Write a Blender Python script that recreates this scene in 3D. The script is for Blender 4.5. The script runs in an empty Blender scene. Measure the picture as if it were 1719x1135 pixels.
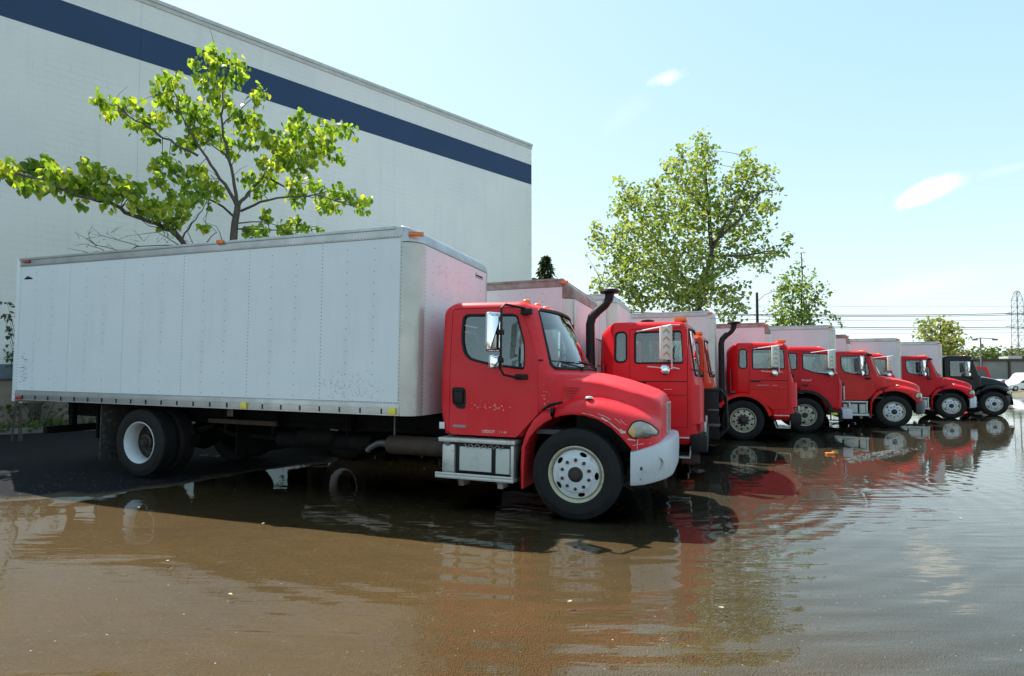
import bpy, bmesh, math, random
from mathutils import Vector, Matrix
import numpy as np
R = math.radians
random.seed(7)
S = bpy.context.scene
COL = S.collection

# ------------------------------------------------------------------ camera
F = 950.0; PITCH = math.atan(35 / 950.0); CX = 859.5; CY = 601.0; CAMH = 1.55
cam = bpy.data.objects.new('camera', bpy.data.cameras.new('camera'))
COL.objects.link(cam)
cam.location = (0, 0, CAMH)
cam.rotation_euler = (R(90) + PITCH, 0, 0)
cam.data.sensor_width = 36
cam.data.lens = F / 1719 * 36
cam.data.shift_y = 33.5 / 1719
cam.data.clip_start = 0.05
cam.data.clip_end = 6000
S.camera = cam

# ------------------------------------------------------------------ world, sun, exposure
SUN = Vector((-1.50, 1.64, 3.36)).normalized()
W = bpy.data.worlds.new('World'); S.world = W; W.use_nodes = True
nt = W.node_tree; nt.nodes.clear()
wo = nt.nodes.new('ShaderNodeOutputWorld'); bg = nt.nodes.new('ShaderNodeBackground')
sky = nt.nodes.new('ShaderNodeTexSky'); sky.sky_type = 'NISHITA'; sky.sun_disc = False
sky.sun_elevation = math.asin(SUN.z); sky.sun_rotation = math.atan2(SUN.x, SUN.y)
sky.air_density = 1.0; sky.dust_density = 0.45; sky.ozone_density = 2.4
bg.inputs['Strength'].default_value = 0.15

def N(tree, typ, **kw):
    n = tree.nodes.new(typ)
    for k, v in kw.items():
        if k.startswith('i_'):
            n.inputs[k[2:].replace('_', ' ')].default_value = v
        else:
            setattr(n, k, v)
    return n

def wray(px, py):
    x = (px - CX) / F; y = -(py - CY) / F
    c, s = math.cos(PITCH), math.sin(PITCH)
    return Vector((x, c - y * s, s + y * c))

# small fair weather clouds, laid out by direction in the sky
tc = nt.nodes.new('ShaderNodeTexCoord')
def cloud(d, ax, ay, rot, noise_scale, amount, edge, rag=2.4):
    """soft ragged cloud round direction d; ax, ay half sizes in radians"""
    d = d.normalized()
    u = d.cross(Vector((0, 0, 1))).normalized(); v = u.cross(d).normalized()
    u2 = u * math.cos(rot) + v * math.sin(rot); v2 = -u * math.sin(rot) + v * math.cos(rot)
    dots = []
    for w, a in ((u2, ax), (v2, ay)):
        n = N(nt, 'ShaderNodeVectorMath', operation='DOT_PRODUCT'); nt.links.new(tc.outputs['Generated'], n.inputs[0]); n.inputs[1].default_value = w / a
        dots.append(n.outputs['Value'])
    f = N(nt, 'ShaderNodeVectorMath', operation='DOT_PRODUCT'); nt.links.new(tc.outputs['Generated'], f.inputs[0]); f.inputs[1].default_value = d
    cmb = N(nt, 'ShaderNodeCombineXYZ'); nt.links.new(dots[0], cmb.inputs[0]); nt.links.new(dots[1], cmb.inputs[1])
    ln = N(nt, 'ShaderNodeVectorMath', operation='LENGTH'); nt.links.new(cmb.outputs[0], ln.inputs[0])
    ns = N(nt, 'ShaderNodeTexNoise'); ns.inputs['Scale'].default_value = noise_scale; ns.inputs['Detail'].default_value = 7; ns.inputs['Roughness'].default_value = 0.62
    nt.links.new(tc.outputs['Generated'], ns.inputs['Vector'])
    a1 = N(nt, 'ShaderNodeMath', operation='MULTIPLY_ADD'); nt.links.new(ns.outputs['Fac'], a1.inputs[0]); a1.inputs[1].default_value = -rag; a1.inputs[2].default_value = rag / 2
    a2 = N(nt, 'ShaderNodeMath', operation='ADD'); nt.links.new(ln.outputs['Value'], a2.inputs[0]); nt.links.new(a1.outputs[0], a2.inputs[1])
    mr = N(nt, 'ShaderNodeMapRange', interpolation_type='SMOOTHSTEP'); nt.links.new(a2.outputs[0], mr.inputs[0])
    mr.inputs[1].default_value = 1.0 + edge; mr.inputs[2].default_value = 1.0 - edge; mr.inputs[3].default_value = 0; mr.inputs[4].default_value = amount
    gt = N(nt, 'ShaderNodeMath', operation='GREATER_THAN'); nt.links.new(f.outputs['Value'], gt.inputs[0]); gt.inputs[1].default_value = 0.0
    ml = N(nt, 'ShaderNodeMath', operation='MULTIPLY'); nt.links.new(mr.outputs[0], ml.inputs[0]); nt.links.new(gt.outputs[0], ml.inputs[1])
    return ml.outputs[0]
cl = [cloud(wray(1556, 322), 0.031, 0.0120, R(16), 34, 0.90, 0.60, 1.1),
      cloud(wray(1120, 131), 0.019, 0.006, R(6), 48, 0.42, 1.0, 3.2),
      cloud(wray(1690, 284), 0.016, 0.004, R(5), 30, 0.14, 1.0),
      cloud(wray(1545, 478), 0.060, 0.012, R(8), 22, 0.12, 1.0),
      cloud(wray(1045, 195), 0.030, 0.012, R(30), 24, 0.06, 1.0),
      cloud(Vector((-1.0, -0.6, 0.8)), 0.20, 0.05, R(10), 8, 0.5, 0.6),
      cloud(Vector((0.7, -1.0, 0.6)), 0.25, 0.06, R(-12), 7, 0.6, 0.6),
      cloud(Vector((1.4, 0.3, 0.9)), 0.14, 0.04, R(14), 10, 0.5, 0.6)]
acc = cl[0]
for c in cl[1:]:
    m = N(nt, 'ShaderNodeMath', operation='MAXIMUM'); nt.links.new(acc, m.inputs[0]); nt.links.new(c, m.inputs[1]); acc = m.outputs[0]
SKYTINT = (1.02, 1.08, 0.98, 1)
tint = N(nt, 'ShaderNodeMix', data_type='RGBA', blend_type='MULTIPLY'); tint.inputs[0].default_value = 1
nt.links.new(sky.outputs[0], tint.inputs[6]); tint.inputs[7].default_value = SKYTINT
# soft shoulder: haze near the horizon never burns out, as in the photograph
sp_ = N(nt, 'ShaderNodeSeparateColor'); nt.links.new(tint.outputs[2], sp_.inputs[0]); cb_ = N(nt, 'ShaderNodeCombineColor')
for i_, (g_, c_, e_, n_) in enumerate(((1.35, 1.95, 1.22, .87), (1.60, 1.80, 1.10, .90), (1.45, 2.2, 1.0, 1.0))):
    q0 = N(nt, 'ShaderNodeMath', operation='POWER'); nt.links.new(sp_.outputs[i_], q0.inputs[0]); q0.inputs[1].default_value = e_
    q9 = N(nt, 'ShaderNodeMath', operation='MULTIPLY'); nt.links.new(q0.outputs[0], q9.inputs[0]); q9.inputs[1].default_value = n_
    q1 = N(nt, 'ShaderNodeMath', operation='MULTIPLY'); nt.links.new(q9.outputs[0], q1.inputs[0]); q1.inputs[1].default_value = g_
    q2 = N(nt, 'ShaderNodeMath', operation='MULTIPLY_ADD'); nt.links.new(q9.outputs[0], q2.inputs[0]); q2.inputs[1].default_value = 1 / c_; q2.inputs[2].default_value = 1.0
    q3 = N(nt, 'ShaderNodeMath', operation='DIVIDE'); nt.links.new(q1.outputs[0], q3.inputs[0]); nt.links.new(q2.outputs[0], q3.inputs[1]); nt.links.new(q3.outputs[0], cb_.inputs[i_])
mx = N(nt, 'ShaderNodeMix', data_type='RGBA'); nt.links.new(acc, mx.inputs[0]); nt.links.new(cb_.outputs[0], mx.inputs[6]); mx.inputs[7].default_value = (3.1, 3.2, 2.95, 1)
nt.links.new(mx.outputs[2], bg.inputs['Color']); nt.links.new(bg.outputs[0], wo.inputs[0])

sl = bpy.data.lights.new('sun', 'SUN'); sl.energy = 2.3; sl.angle = R(0.5); sl.color = (1, 0.95, 0.87)
so = bpy.data.objects.new('sun', sl); COL.objects.link(so)
so.rotation_euler = SUN.to_track_quat('Z', 'Y').to_euler()
S.view_settings.view_transform = 'Standard'; S.view_settings.look = 'None'
S.view_settings.exposure = 1.78; S.view_settings.gamma = 1
S.render.engine = 'CYCLES'
S.cycles.max_bounces = 10; S.cycles.transparent_max_bounces = 24; S.cycles.diffuse_bounces = 4; S.cycles.glossy_bounces = 5
S.cycles.caustics_reflective = False; S.cycles.caustics_refractive = False

# ------------------------------------------------------------------ materials
MATS = {}
def newmat(name):
    m = bpy.data.materials.new(name); m.use_nodes = True
    m.node_tree.nodes.clear(); MATS[name] = m
    t = m.node_tree; out = t.nodes.new('ShaderNodeOutputMaterial')
    return m, t, out

def mat(name, col, rough=0.5, metal=0.0, spec=0.5, var=0.0, vscale=3.0, col2=None, bump=0.0, bscale=40.0, coat=0.0, dirt=None, dscale=2.0, damt=0.5, stretch=1.0):
    m, t, out = newmat(name)
    b = N(t, 'ShaderNodeBsdfPrincipled')
    b.inputs['Roughness'].default_value = rough; b.inputs['Metallic'].default_value = metal
    b.inputs['Specular IOR Level'].default_value = spec; b.inputs['Coat Weight'].default_value = coat; b.inputs['Coat Roughness'].default_value = 0.12
    c = N(t, 'ShaderNodeTexCoord')
    base = None
    if var > 0 or col2:
        n = N(t, 'ShaderNodeTexNoise', i_Scale=vscale, i_Detail=6.0, i_Roughness=0.6); t.links.new(c.outputs['Object'], n.inputs['Vector'])
        mr = N(t, 'ShaderNodeMapRange'); t.links.new(n.outputs['Fac'], mr.inputs[0]); mr.inputs[1].default_value = 0.35; mr.inputs[2].default_value = 0.68
        mi = N(t, 'ShaderNodeMix', data_type='RGBA'); t.links.new(mr.outputs[0], mi.inputs[0])
        mi.inputs[6].default_value = (*col, 1)
        mi.inputs[7].default_value = (*(col2 if col2 else tuple(x * (1 - var) for x in col)), 1)
        base = mi.outputs[2]
        r2 = N(t, 'ShaderNodeMapRange'); t.links.new(n.outputs['Fac'], r2.inputs[0]); r2.inputs[3].default_value = max(0.02, rough - 0.08); r2.inputs[4].default_value = min(1, rough + 0.14)
        t.links.new(r2.outputs[0], b.inputs['Roughness'])
    if dirt:
        n2 = N(t, 'ShaderNodeTexNoise', i_Scale=dscale, i_Detail=9.0, i_Roughness=0.72); mp_ = N(t, 'ShaderNodeMapping'); mp_.inputs['Scale'].default_value = (1, 1, stretch); t.links.new(c.outputs['Object'], mp_.inputs['Vector']); t.links.new(mp_.outputs[0], n2.inputs['Vector'])
        m2 = N(t, 'ShaderNodeMapRange'); t.links.new(n2.outputs['Fac'], m2.inputs[0]); m2.inputs[1].default_value = 0.52; m2.inputs[2].default_value = 0.72; m2.inputs[4].default_value = damt
        mi2 = N(t, 'ShaderNodeMix', data_type='RGBA'); t.links.new(m2.outputs[0], mi2.inputs[0])
        if base: t.links.new(base, mi2.inputs[6])
        else: mi2.inputs[6].default_value = (*col, 1)
        mi2.inputs[7].default_value = (*dirt, 1); base = mi2.outputs[2]
    if base: t.links.new(base, b.inputs['Base Color'])
    else: b.inputs['Base Color'].default_value = (*col, 1)
    if bump > 0:
        nb = N(t, 'ShaderNodeTexNoise', i_Scale=bscale, i_Detail=5.0); t.links.new(c.outputs['Object'], nb.inputs['Vector'])
        bp = N(t, 'ShaderNodeBump', i_Strength=bump, i_Distance=0.01); t.links.new(nb.outputs['Fac'], bp.inputs['Height']); t.links.new(bp.outputs[0], b.inputs['Normal'])
    t.links.new(b.outputs[0], out.inputs[0])
    return m

mat('paint_faded', (0.76, 0.018, 0.026), 0.45, spec=0.25, coat=0.08, col2=(0.80, 0.040, 0.050), vscale=2.0, dirt=(0.50, 0.10, 0.11), dscale=9, damt=0.22)
mat('paint_cab2', (0.72, 0.006, 0.014), 0.45, spec=0.25, coat=0.12, col2=(0.74, 0.016, 0.024), vscale=1.6)
mat('paint_red', (0.78, 0.003, 0.007), 0.40, spec=0.25, coat=0.15, var=0.12, vscale=2)
mat('paint_red_b', (0.68, 0.004, 0.014), 0.45, spec=0.25, coat=0.10, var=0.2, vscale=1.5)
mat('paint_red_c', (0.72, 0.012, 0.010), 0.38, spec=0.25, coat=0.18, var=0.15, vscale=2)
mat('paint_orange', (0.78, 0.045, 0.006), 0.4, spec=0.25, coat=0.15, var=0.12, vscale=2)
mat('paint_black', (0.005, 0.005, 0.006), 0.25, spec=0.25, coat=0.1, dirt=(0.016, 0.016, 0.016), dscale=5, damt=0.4)
mat('box_white', (0.84, 0.88, 0.90), 0.42, spec=0.4, bump=0.6, bscale=1.4, var=0.05, vscale=0.8, dirt=(0.64, 0.66, 0.66), dscale=4.0, damt=0.32, stretch=0.13)
mat('box_front', (0.82, 0.79, 0.80), 0.5, col2=(0.78, 0.73, 0.74), vscale=1.2, dirt=(0.62, 0.50, 0.52), dscale=6, damt=0.3)
mat('box_old', (0.75, 0.75, 0.76), 0.5, var=0.10, vscale=1.0, dirt=(0.58, 0.54, 0.54), dscale=2.5, damt=0.4)
mat('aluminium', (0.52, 0.53, 0.53), 0.38, metal=0.75, var=0.22, vscale=3.0, dirt=(0.30, 0.29, 0.27), dscale=2.5, damt=0.4)
mat('cream_post', (0.60, 0.59, 0.54), 0.22, metal=0.25, var=0.12, vscale=2.0, dirt=(0.42, 0.38, 0.32), dscale=4, damt=0.3)
mat('rust_brown', (0.22, 0.15, 0.115), 0.7, metal=0.1, col2=(0.40, 0.38, 0.36), vscale=4)
mat('seam', (0.16, 0.19, 0.23), 0.6)
mat('rubber', (0.006, 0.006, 0.007), 0.5, spec=0.3)
mat('tyre', (0.010, 0.010, 0.011), 0.72, spec=0.25, col2=(0.018, 0.0175, 0.017), vscale=5, dirt=(0.035, 0.032, 0.028), dscale=3, damt=0.25, bump=0.15, bscale=60)
mat('rim_white', (0.66, 0.68, 0.70), 0.32, coat=0.2, dirt=(0.22, 0.13, 0.06), dscale=5, damt=0.55)
mat('rim_lip', (0.55, 0.51, 0.36), 0.4, dirt=(0.16, 0.085, 0.03), dscale=8, damt=0.75)
mat('rim_old', (0.50, 0.47, 0.36), 0.5, dirt=(0.10, 0.06, 0.03), dscale=7, damt=0.8)
mat('hub_dark', (0.03, 0.025, 0.022), 0.55, metal=0.3, dirt=(0.12, 0.07, 0.04), dscale=14, damt=0.6, bump=0.5, bscale=30)
mat('black_metal', (0.008, 0.008, 0.009), 0.5, spec=0.3, var=0.3, vscale=4, dirt=(0.028, 0.022, 0.018), dscale=5, damt=0.5)
mat('grey_iron', (0.10, 0.10, 0.10), 0.45, metal=0.4, dirt=(0.16, 0.10, 0.06), dscale=6, damt=0.5)
mat('chassis', (0.004, 0.004, 0.004), 0.85, spec=0.2, dirt=(0.022, 0.014, 0.009), dscale=4, damt=0.7)
mat('mudflap', (0.035, 0.032, 0.028), 0.85, dirt=(0.17, 0.14, 0.11), dscale=14, damt=0.9)
mat('step_alu', (0.50, 0.52, 0.50), 0.38, metal=0.45, dirt=(0.20, 0.16, 0.11), dscale=7, damt=0.8)
mat('tank_pale', (0.58, 0.60, 0.56), 0.5, dirt=(0.36, 0.33, 0.27), dscale=5, damt=0.6)
mat('muffler', (0.045, 0.032, 0.025), 0.7, metal=0.2, col2=(0.085, 0.055, 0.038), vscale=6)
mat('bumper_grey', (0.58, 0.60, 0.63), 0.42, dirt=(0.36, 0.35, 0.34), dscale=4, damt=0.45)
mat('bumper_dark', (0.03, 0.03, 0.034), 0.5)
mat('chrome', (0.85, 0.86, 0.88), 0.06, metal=1.0)
mat('white_plastic', (0.72, 0.72, 0.68), 0.4, dirt=(0.4, 0.38, 0.33), dscale=9, damt=0.4)
mat('gold_print', (0.55, 0.34, 0.05), 0.4)
mat('white_print', (0.78, 0.76, 0.74), 0.5)
mat('grey_print', (0.30, 0.30, 0.33), 0.6)
mat('amber', (0.80, 0.17, 0.012), 0.25, coat=0.5)
mat('lens_red', (0.42, 0.03, 0.02), 0.3, coat=0.4)
mat('reflector_yellow', (0.85, 0.72, 0.06), 0.35)
mat('interior', (0.10, 0.105, 0.11), 0.8)
mat('seat_grey', (0.22, 0.23, 0.24), 0.9)
mat('curtain', (0.42, 0.44, 0.42), 0.9)
mat('door_trim', (0.36, 0.37, 0.36), 0.85)
mat('scrape', (0.72, 0.62, 0.60), 0.7)
mat('bark', (0.10, 0.085, 0.07), 0.9, var=0.35, vscale=14, bump=0.5, bscale=30)
mat('twig', (0.075, 0.062, 0.055), 0.9)
mat('coping', (0.58, 0.58, 0.54), 0.5, metal=0.2, var=0.15)
mat('kerb', (0.20, 0.19, 0.17), 0.9, var=0.3, vscale=5, bump=0.6, bscale=25, dirt=(0.07, 0.075, 0.04), dscale=3, damt=0.6)
mat('dock_grey', (0.13, 0.16, 0.20), 0.6, var=0.3)
mat('plinth', (0.30, 0.25, 0.20), 0.85, var=0.3, vscale=2, bump=0.5, bscale=12)
mat('far_wall', (0.22, 0.22, 0.21), 0.8, var=0.2, vscale=0.3)
mat('far_dark', (0.05, 0.035, 0.03), 0.8)
mat('van_white', (0.78, 0.79, 0.80), 0.35, coat=0.4)
mat('car_blue', (0.30, 0.38, 0.48), 0.3, coat=0.5)
mat('car_silver', (0.50, 0.52, 0.54), 0.3, metal=0.4, coat=0.5)
mat('glass_dark', (0.02, 0.03, 0.035), 0.08, spec=0.8)
mat('pole_black', (0.035, 0.028, 0.022), 0.9)
mat('pole_grey', (0.16, 0.15, 0.15), 0.7)
mat('tower_steel', (0.16, 0.15, 0.15), 0.6, metal=0.3)
mat('wire', (0.06, 0.07, 0.075), 0.6)
mat('debris', (0.52, 0.50, 0.40), 0.8)
mat('debris_orange', (0.80, 0.20, 0.03), 0.5)
mat('leaf_yellow', (0.42, 0.36, 0.18), 0.8)

mat('lamp_inner', (0.46, 0.47, 0.45), 0.3, metal=0.4, dirt=(0.25, 0.25, 0.22), dscale=12, damt=0.5)
mat('reflector_amber', (0.70, 0.46, 0.16), 0.3)
mat('paint_badge', (0.60, 0.022, 0.032), 0.6)
mat('soil', (0.05, 0.045, 0.025), 0.95, var=.4)
mat('scribble', (0.22, 0.26, 0.45), 0.6)
mat('grit', (0.07, 0.062, 0.050), 0.9, var=0.5, vscale=9)
mat('scuff', (0.50, 0.16, 0.17), 0.7)

def glass(name, tintc, refl=1.0, rough=0.01):
    m, t, out = newmat(name)
    fr = N(t, 'ShaderNodeFresnel', i_IOR=1.52); tr = N(t, 'ShaderNodeBsdfTransparent'); tr.inputs[0].default_value = (*tintc, 1)
    gl = N(t, 'ShaderNodeBsdfGlossy', i_Roughness=rough); gl.inputs[0].default_value = (0.95, 0.98, 1, 1)
    ma = N(t, 'ShaderNodeMath', operation='MULTIPLY_ADD', use_clamp=True); t.links.new(fr.outputs[0], ma.inputs[0]); ma.inputs[1].default_value = 1.8 * refl; ma.inputs[2].default_value = 0.02
    mi = N(t, 'ShaderNodeMixShader'); t.links.new(ma.outputs[0], mi.inputs[0]); t.links.new(tr.outputs[0], mi.inputs[1]); t.links.new(gl.outputs[0], mi.inputs[2])
    t.links.new(mi.outputs[0], out.inputs[0])
glass('glass', (0.74, 0.83, 0.80))
glass('lens', (0.85, 0.87, 0.84), 1.4, 0.05)

def leafmat(name, c1, c2, c3=None, trans=0.45):
    m, t, out = newmat(name)
    c = N(t, 'ShaderNodeNewGeometry'); oi = N(t, 'ShaderNodeObjectInfo')
    n = N(t, 'ShaderNodeTexNoise', i_Scale=1.6, i_Detail=2.0); t.links.new(c.outputs['Position'], n.inputs['Vector'])
    ad = N(t, 'ShaderNodeMath', operation='ADD'); t.links.new(c.outputs['Random Per Island'], ad.inputs[0]); t.links.new(n.outputs['Fac'], ad.inputs[1])
    ad2 = N(t, 'ShaderNodeMath', operation='MULTIPLY_ADD'); t.links.new(oi.outputs['Random'], ad2.inputs[0]); ad2.inputs[1].default_value = 0.35; t.links.new(ad.outputs[0], ad2.inputs[2])
    cr = N(t, 'ShaderNodeValToRGB'); t.links.new(ad2.outputs[0], cr.inputs[0])
    cr.color_ramp.elements[0].position = 0.35; cr.color_ramp.elements[0].color = (*c1, 1)
    cr.color_ramp.elements[1].position = 1.15 if False else 0.98; cr.color_ramp.elements[1].color = (*c2, 1)
    mr = N(t, 'ShaderNodeMapRange'); t.links.new(ad2.outputs[0], mr.inputs[0]); mr.inputs[1].default_value = 0.4; mr.inputs[2].default_value = 1.5
    t.links.new(mr.outputs[0], cr.inputs[0]); cr.color_ramp.elements[0].position = 0.1; cr.color_ramp.elements[1].position = 0.75
    if c3:
        e = cr.color_ramp.elements.new(0.95); e.color = (*c3, 1)
    df = N(t, 'ShaderNodeBsdfPrincipled', i_Roughness=0.45); t.links.new(cr.outputs[0], df.inputs['Base Color']); df.inputs['Specular IOR Level'].default_value = 0.4
    tl = N(t, 'ShaderNodeBsdfTranslucent')
    g = N(t, 'ShaderNodeMix', data_type='RGBA', blend_type='MULTIPLY'); g.inputs[0].default_value = 1; t.links.new(cr.outputs[0], g.inputs[6]); g.inputs[7].default_value = (1.9, 2.1, 0.9, 1); g.clamp_result = False
    t.links.new(g.outputs[2], tl.inputs[0])
    mi = N(t, 'ShaderNodeMixShader'); mi.inputs[0].default_value = trans
    t.links.new(df.outputs[0], mi.inputs[1]); t.links.new(tl.outputs[0], mi.inputs[2]); t.links.new(mi.outputs[0], out.inputs[0])
leafmat('leaf_catalpa', (0.060, 0.115, 0.020), (0.21, 0.30, 0.035), (0.42, 0.42, 0.06), 0.52)
leafmat('leaf_poplar', (0.055, 0.10, 0.030), (0.17, 0.235, 0.055), (0.30, 0.30, 0.10), 0.42)
leafmat('leaf_brownish', (0.09, 0.13, 0.045), (0.19, 0.22, 0.075), (0.34, 0.28, 0.09), 0.4)
leafmat('leaf_dark', (0.025, 0.045, 0.018), (0.06, 0.085, 0.03), None, 0.2)
leafmat('leaf_woods', (0.045, 0.085, 0.025), (0.12, 0.15, 0.035), (0.15, 0.15, 0.05), 0.2)
leafmat('grass_mat', (0.04, 0.07, 0.015), (0.10, 0.13, 0.03), None, 0.2)

def ground_material():
    m, t, out = newmat('ground_mat')
    g = N(t, 'ShaderNodeNewGeometry'); b = N(t, 'ShaderNodeBsdfPrincipled'); sx = N(t, 'ShaderNodeSeparateXYZ'); t.links.new(g.outputs['Position'], sx.inputs[0])
    n1 = N(t, 'ShaderNodeTexNoise', i_Scale=0.55, i_Detail=8.0, i_Roughness=0.6); t.links.new(g.outputs['Position'], n1.inputs['Vector'])
    n2 = N(t, 'ShaderNodeTexNoise', i_Scale=55.0, i_Detail=4.0, i_Roughness=0.8); t.links.new(g.outputs['Position'], n2.inputs['Vector'])
    vo = N(t, 'ShaderNodeTexVoronoi', i_Scale=95.0); t.links.new(g.outputs['Position'], vo.inputs['Vector'])
    # silt
    silt = N(t, 'ShaderNodeMix', data_type='RGBA'); mr = N(t, 'ShaderNodeMapRange'); t.links.new(n1.outputs['Fac'], mr.inputs[0]); mr.inputs[1].default_value = 0.3; mr.inputs[2].default_value = 0.7
    t.links.new(mr.outputs[0], silt.inputs[0]); silt.inputs[6].default_value = SILT1; silt.inputs[7].default_value = SILT2
    gr = N(t, 'ShaderNodeMapRange'); t.links.new(n2.outputs['Fac'], gr.inputs[0]); gr.inputs[1].default_value = 0.25; gr.inputs[2].default_value = 0.75; gr.inputs[3].default_value = 0.72; gr.inputs[4].default_value = 1.28
    sm = N(t, 'ShaderNodeVectorMath', operation='SCALE'); t.links.new(silt.outputs[2], sm.inputs[0]); t.links.new(gr.outputs[0], sm.inputs['Scale'])
    # less silt and more bare asphalt in the open part of the puddle on the right
    gx = N(t, 'ShaderNodeMath', operation='MULTIPLY_ADD'); t.links.new(n1.outputs['Fac'], gx.inputs[0]); gx.inputs[1].default_value = 3.0; t.links.new(sx.outputs[0], gx.inputs[2])
    gm_ = N(t, 'ShaderNodeMapRange', interpolation_type='SMOOTHSTEP'); t.links.new(gx.outputs[0], gm_.inputs[0]); gm_.inputs[1].default_value = 1.2; gm_.inputs[2].default_value = 4.6
    gg = N(t, 'ShaderNodeMix', data_type='RGBA'); t.links.new(gm_.outputs[0], gg.inputs[0]); t.links.new(silt.outputs[2], gg.inputs[6]); gg.inputs[7].default_value = (0.066, 0.064, 0.050, 1)
    t.links.new(gg.outputs[2], sm.inputs[0])
    # dry asphalt
    dry = N(t, 'ShaderNodeMix', data_type='RGBA'); t.links.new(n2.outputs['Fac'], dry.inputs[0]); dry.inputs[6].default_value = (0.004, 0.0045, 0.006, 1); dry.inputs[7].default_value = (0.020, 0.022, 0.026, 1)
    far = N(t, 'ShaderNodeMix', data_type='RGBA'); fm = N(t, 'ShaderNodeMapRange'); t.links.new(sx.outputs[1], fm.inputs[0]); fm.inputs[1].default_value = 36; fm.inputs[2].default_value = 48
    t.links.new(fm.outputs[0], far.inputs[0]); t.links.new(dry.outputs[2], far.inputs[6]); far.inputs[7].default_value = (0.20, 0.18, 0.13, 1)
    hm = N(t, 'ShaderNodeMapRange'); t.links.new(sx.outputs[2], hm.inputs[0]); hm.inputs[1].default_value = -0.012; hm.inputs[2].default_value = 0.02
    mx = N(t, 'ShaderNodeMix', data_type='RGBA'); t.links.new(hm.outputs[0], mx.inputs[0]); t.links.new(sm.outputs[0], mx.inputs[6]); t.links.new(far.outputs[2], mx.inputs[7])
    # pale grit specks
    sp = N(t, 'ShaderNodeTexVoronoi', i_Scale=9.0); t.links.new(g.outputs['Position'], sp.inputs['Vector'])
    spm = N(t, 'ShaderNodeMath', operation='LESS_THAN'); t.links.new(sp.outputs['Distance'], spm.inputs[0]); spm.inputs[1].default_value = 0.075
    mx2 = N(t, 'ShaderNodeMix', data_type='RGBA'); sf = N(t, 'ShaderNodeMath', operation='MULTIPLY'); t.links.new(spm.outputs[0], sf.inputs[0]); sf.inputs[1].default_value = 0.55
    t.links.new(sf.outputs[0], mx2.inputs[0]); t.links.new(mx.outputs[2], mx2.inputs[6]); mx2.inputs[7].default_value = (0.36, 0.33, 0.24, 1)
    t.links.new(mx2.outputs[2], b.inputs['Base Color'])
    rr = N(t, 'ShaderNodeMapRange'); t.links.new(hm.outputs[0], rr.inputs[0]); rr.inputs[3].default_value = 0.9; rr.inputs[4].default_value = 0.8; t.links.new(rr.outputs[0], b.inputs['Roughness'])
    sq = N(t, 'ShaderNodeMapRange'); t.links.new(hm.outputs[0], sq.inputs[0]); sq.inputs[3].default_value = 0.5; sq.inputs[4].default_value = 0.12; t.links.new(sq.outputs[0], b.inputs['Specular IOR Level'])
    bp = N(t, 'ShaderNodeBump', i_Strength=0.9, i_Distance=0.016); t.links.new(vo.outputs['Distance'], bp.inputs['Height']); t.links.new(bp.outputs[0], b.inputs['Normal'])
    t.links.new(b.outputs[0], out.inputs[0])
SILT1 = (0.165, 0.115, 0.048, 1); SILT2 = (0.110, 0.080, 0.038, 1)
ground_material()

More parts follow.
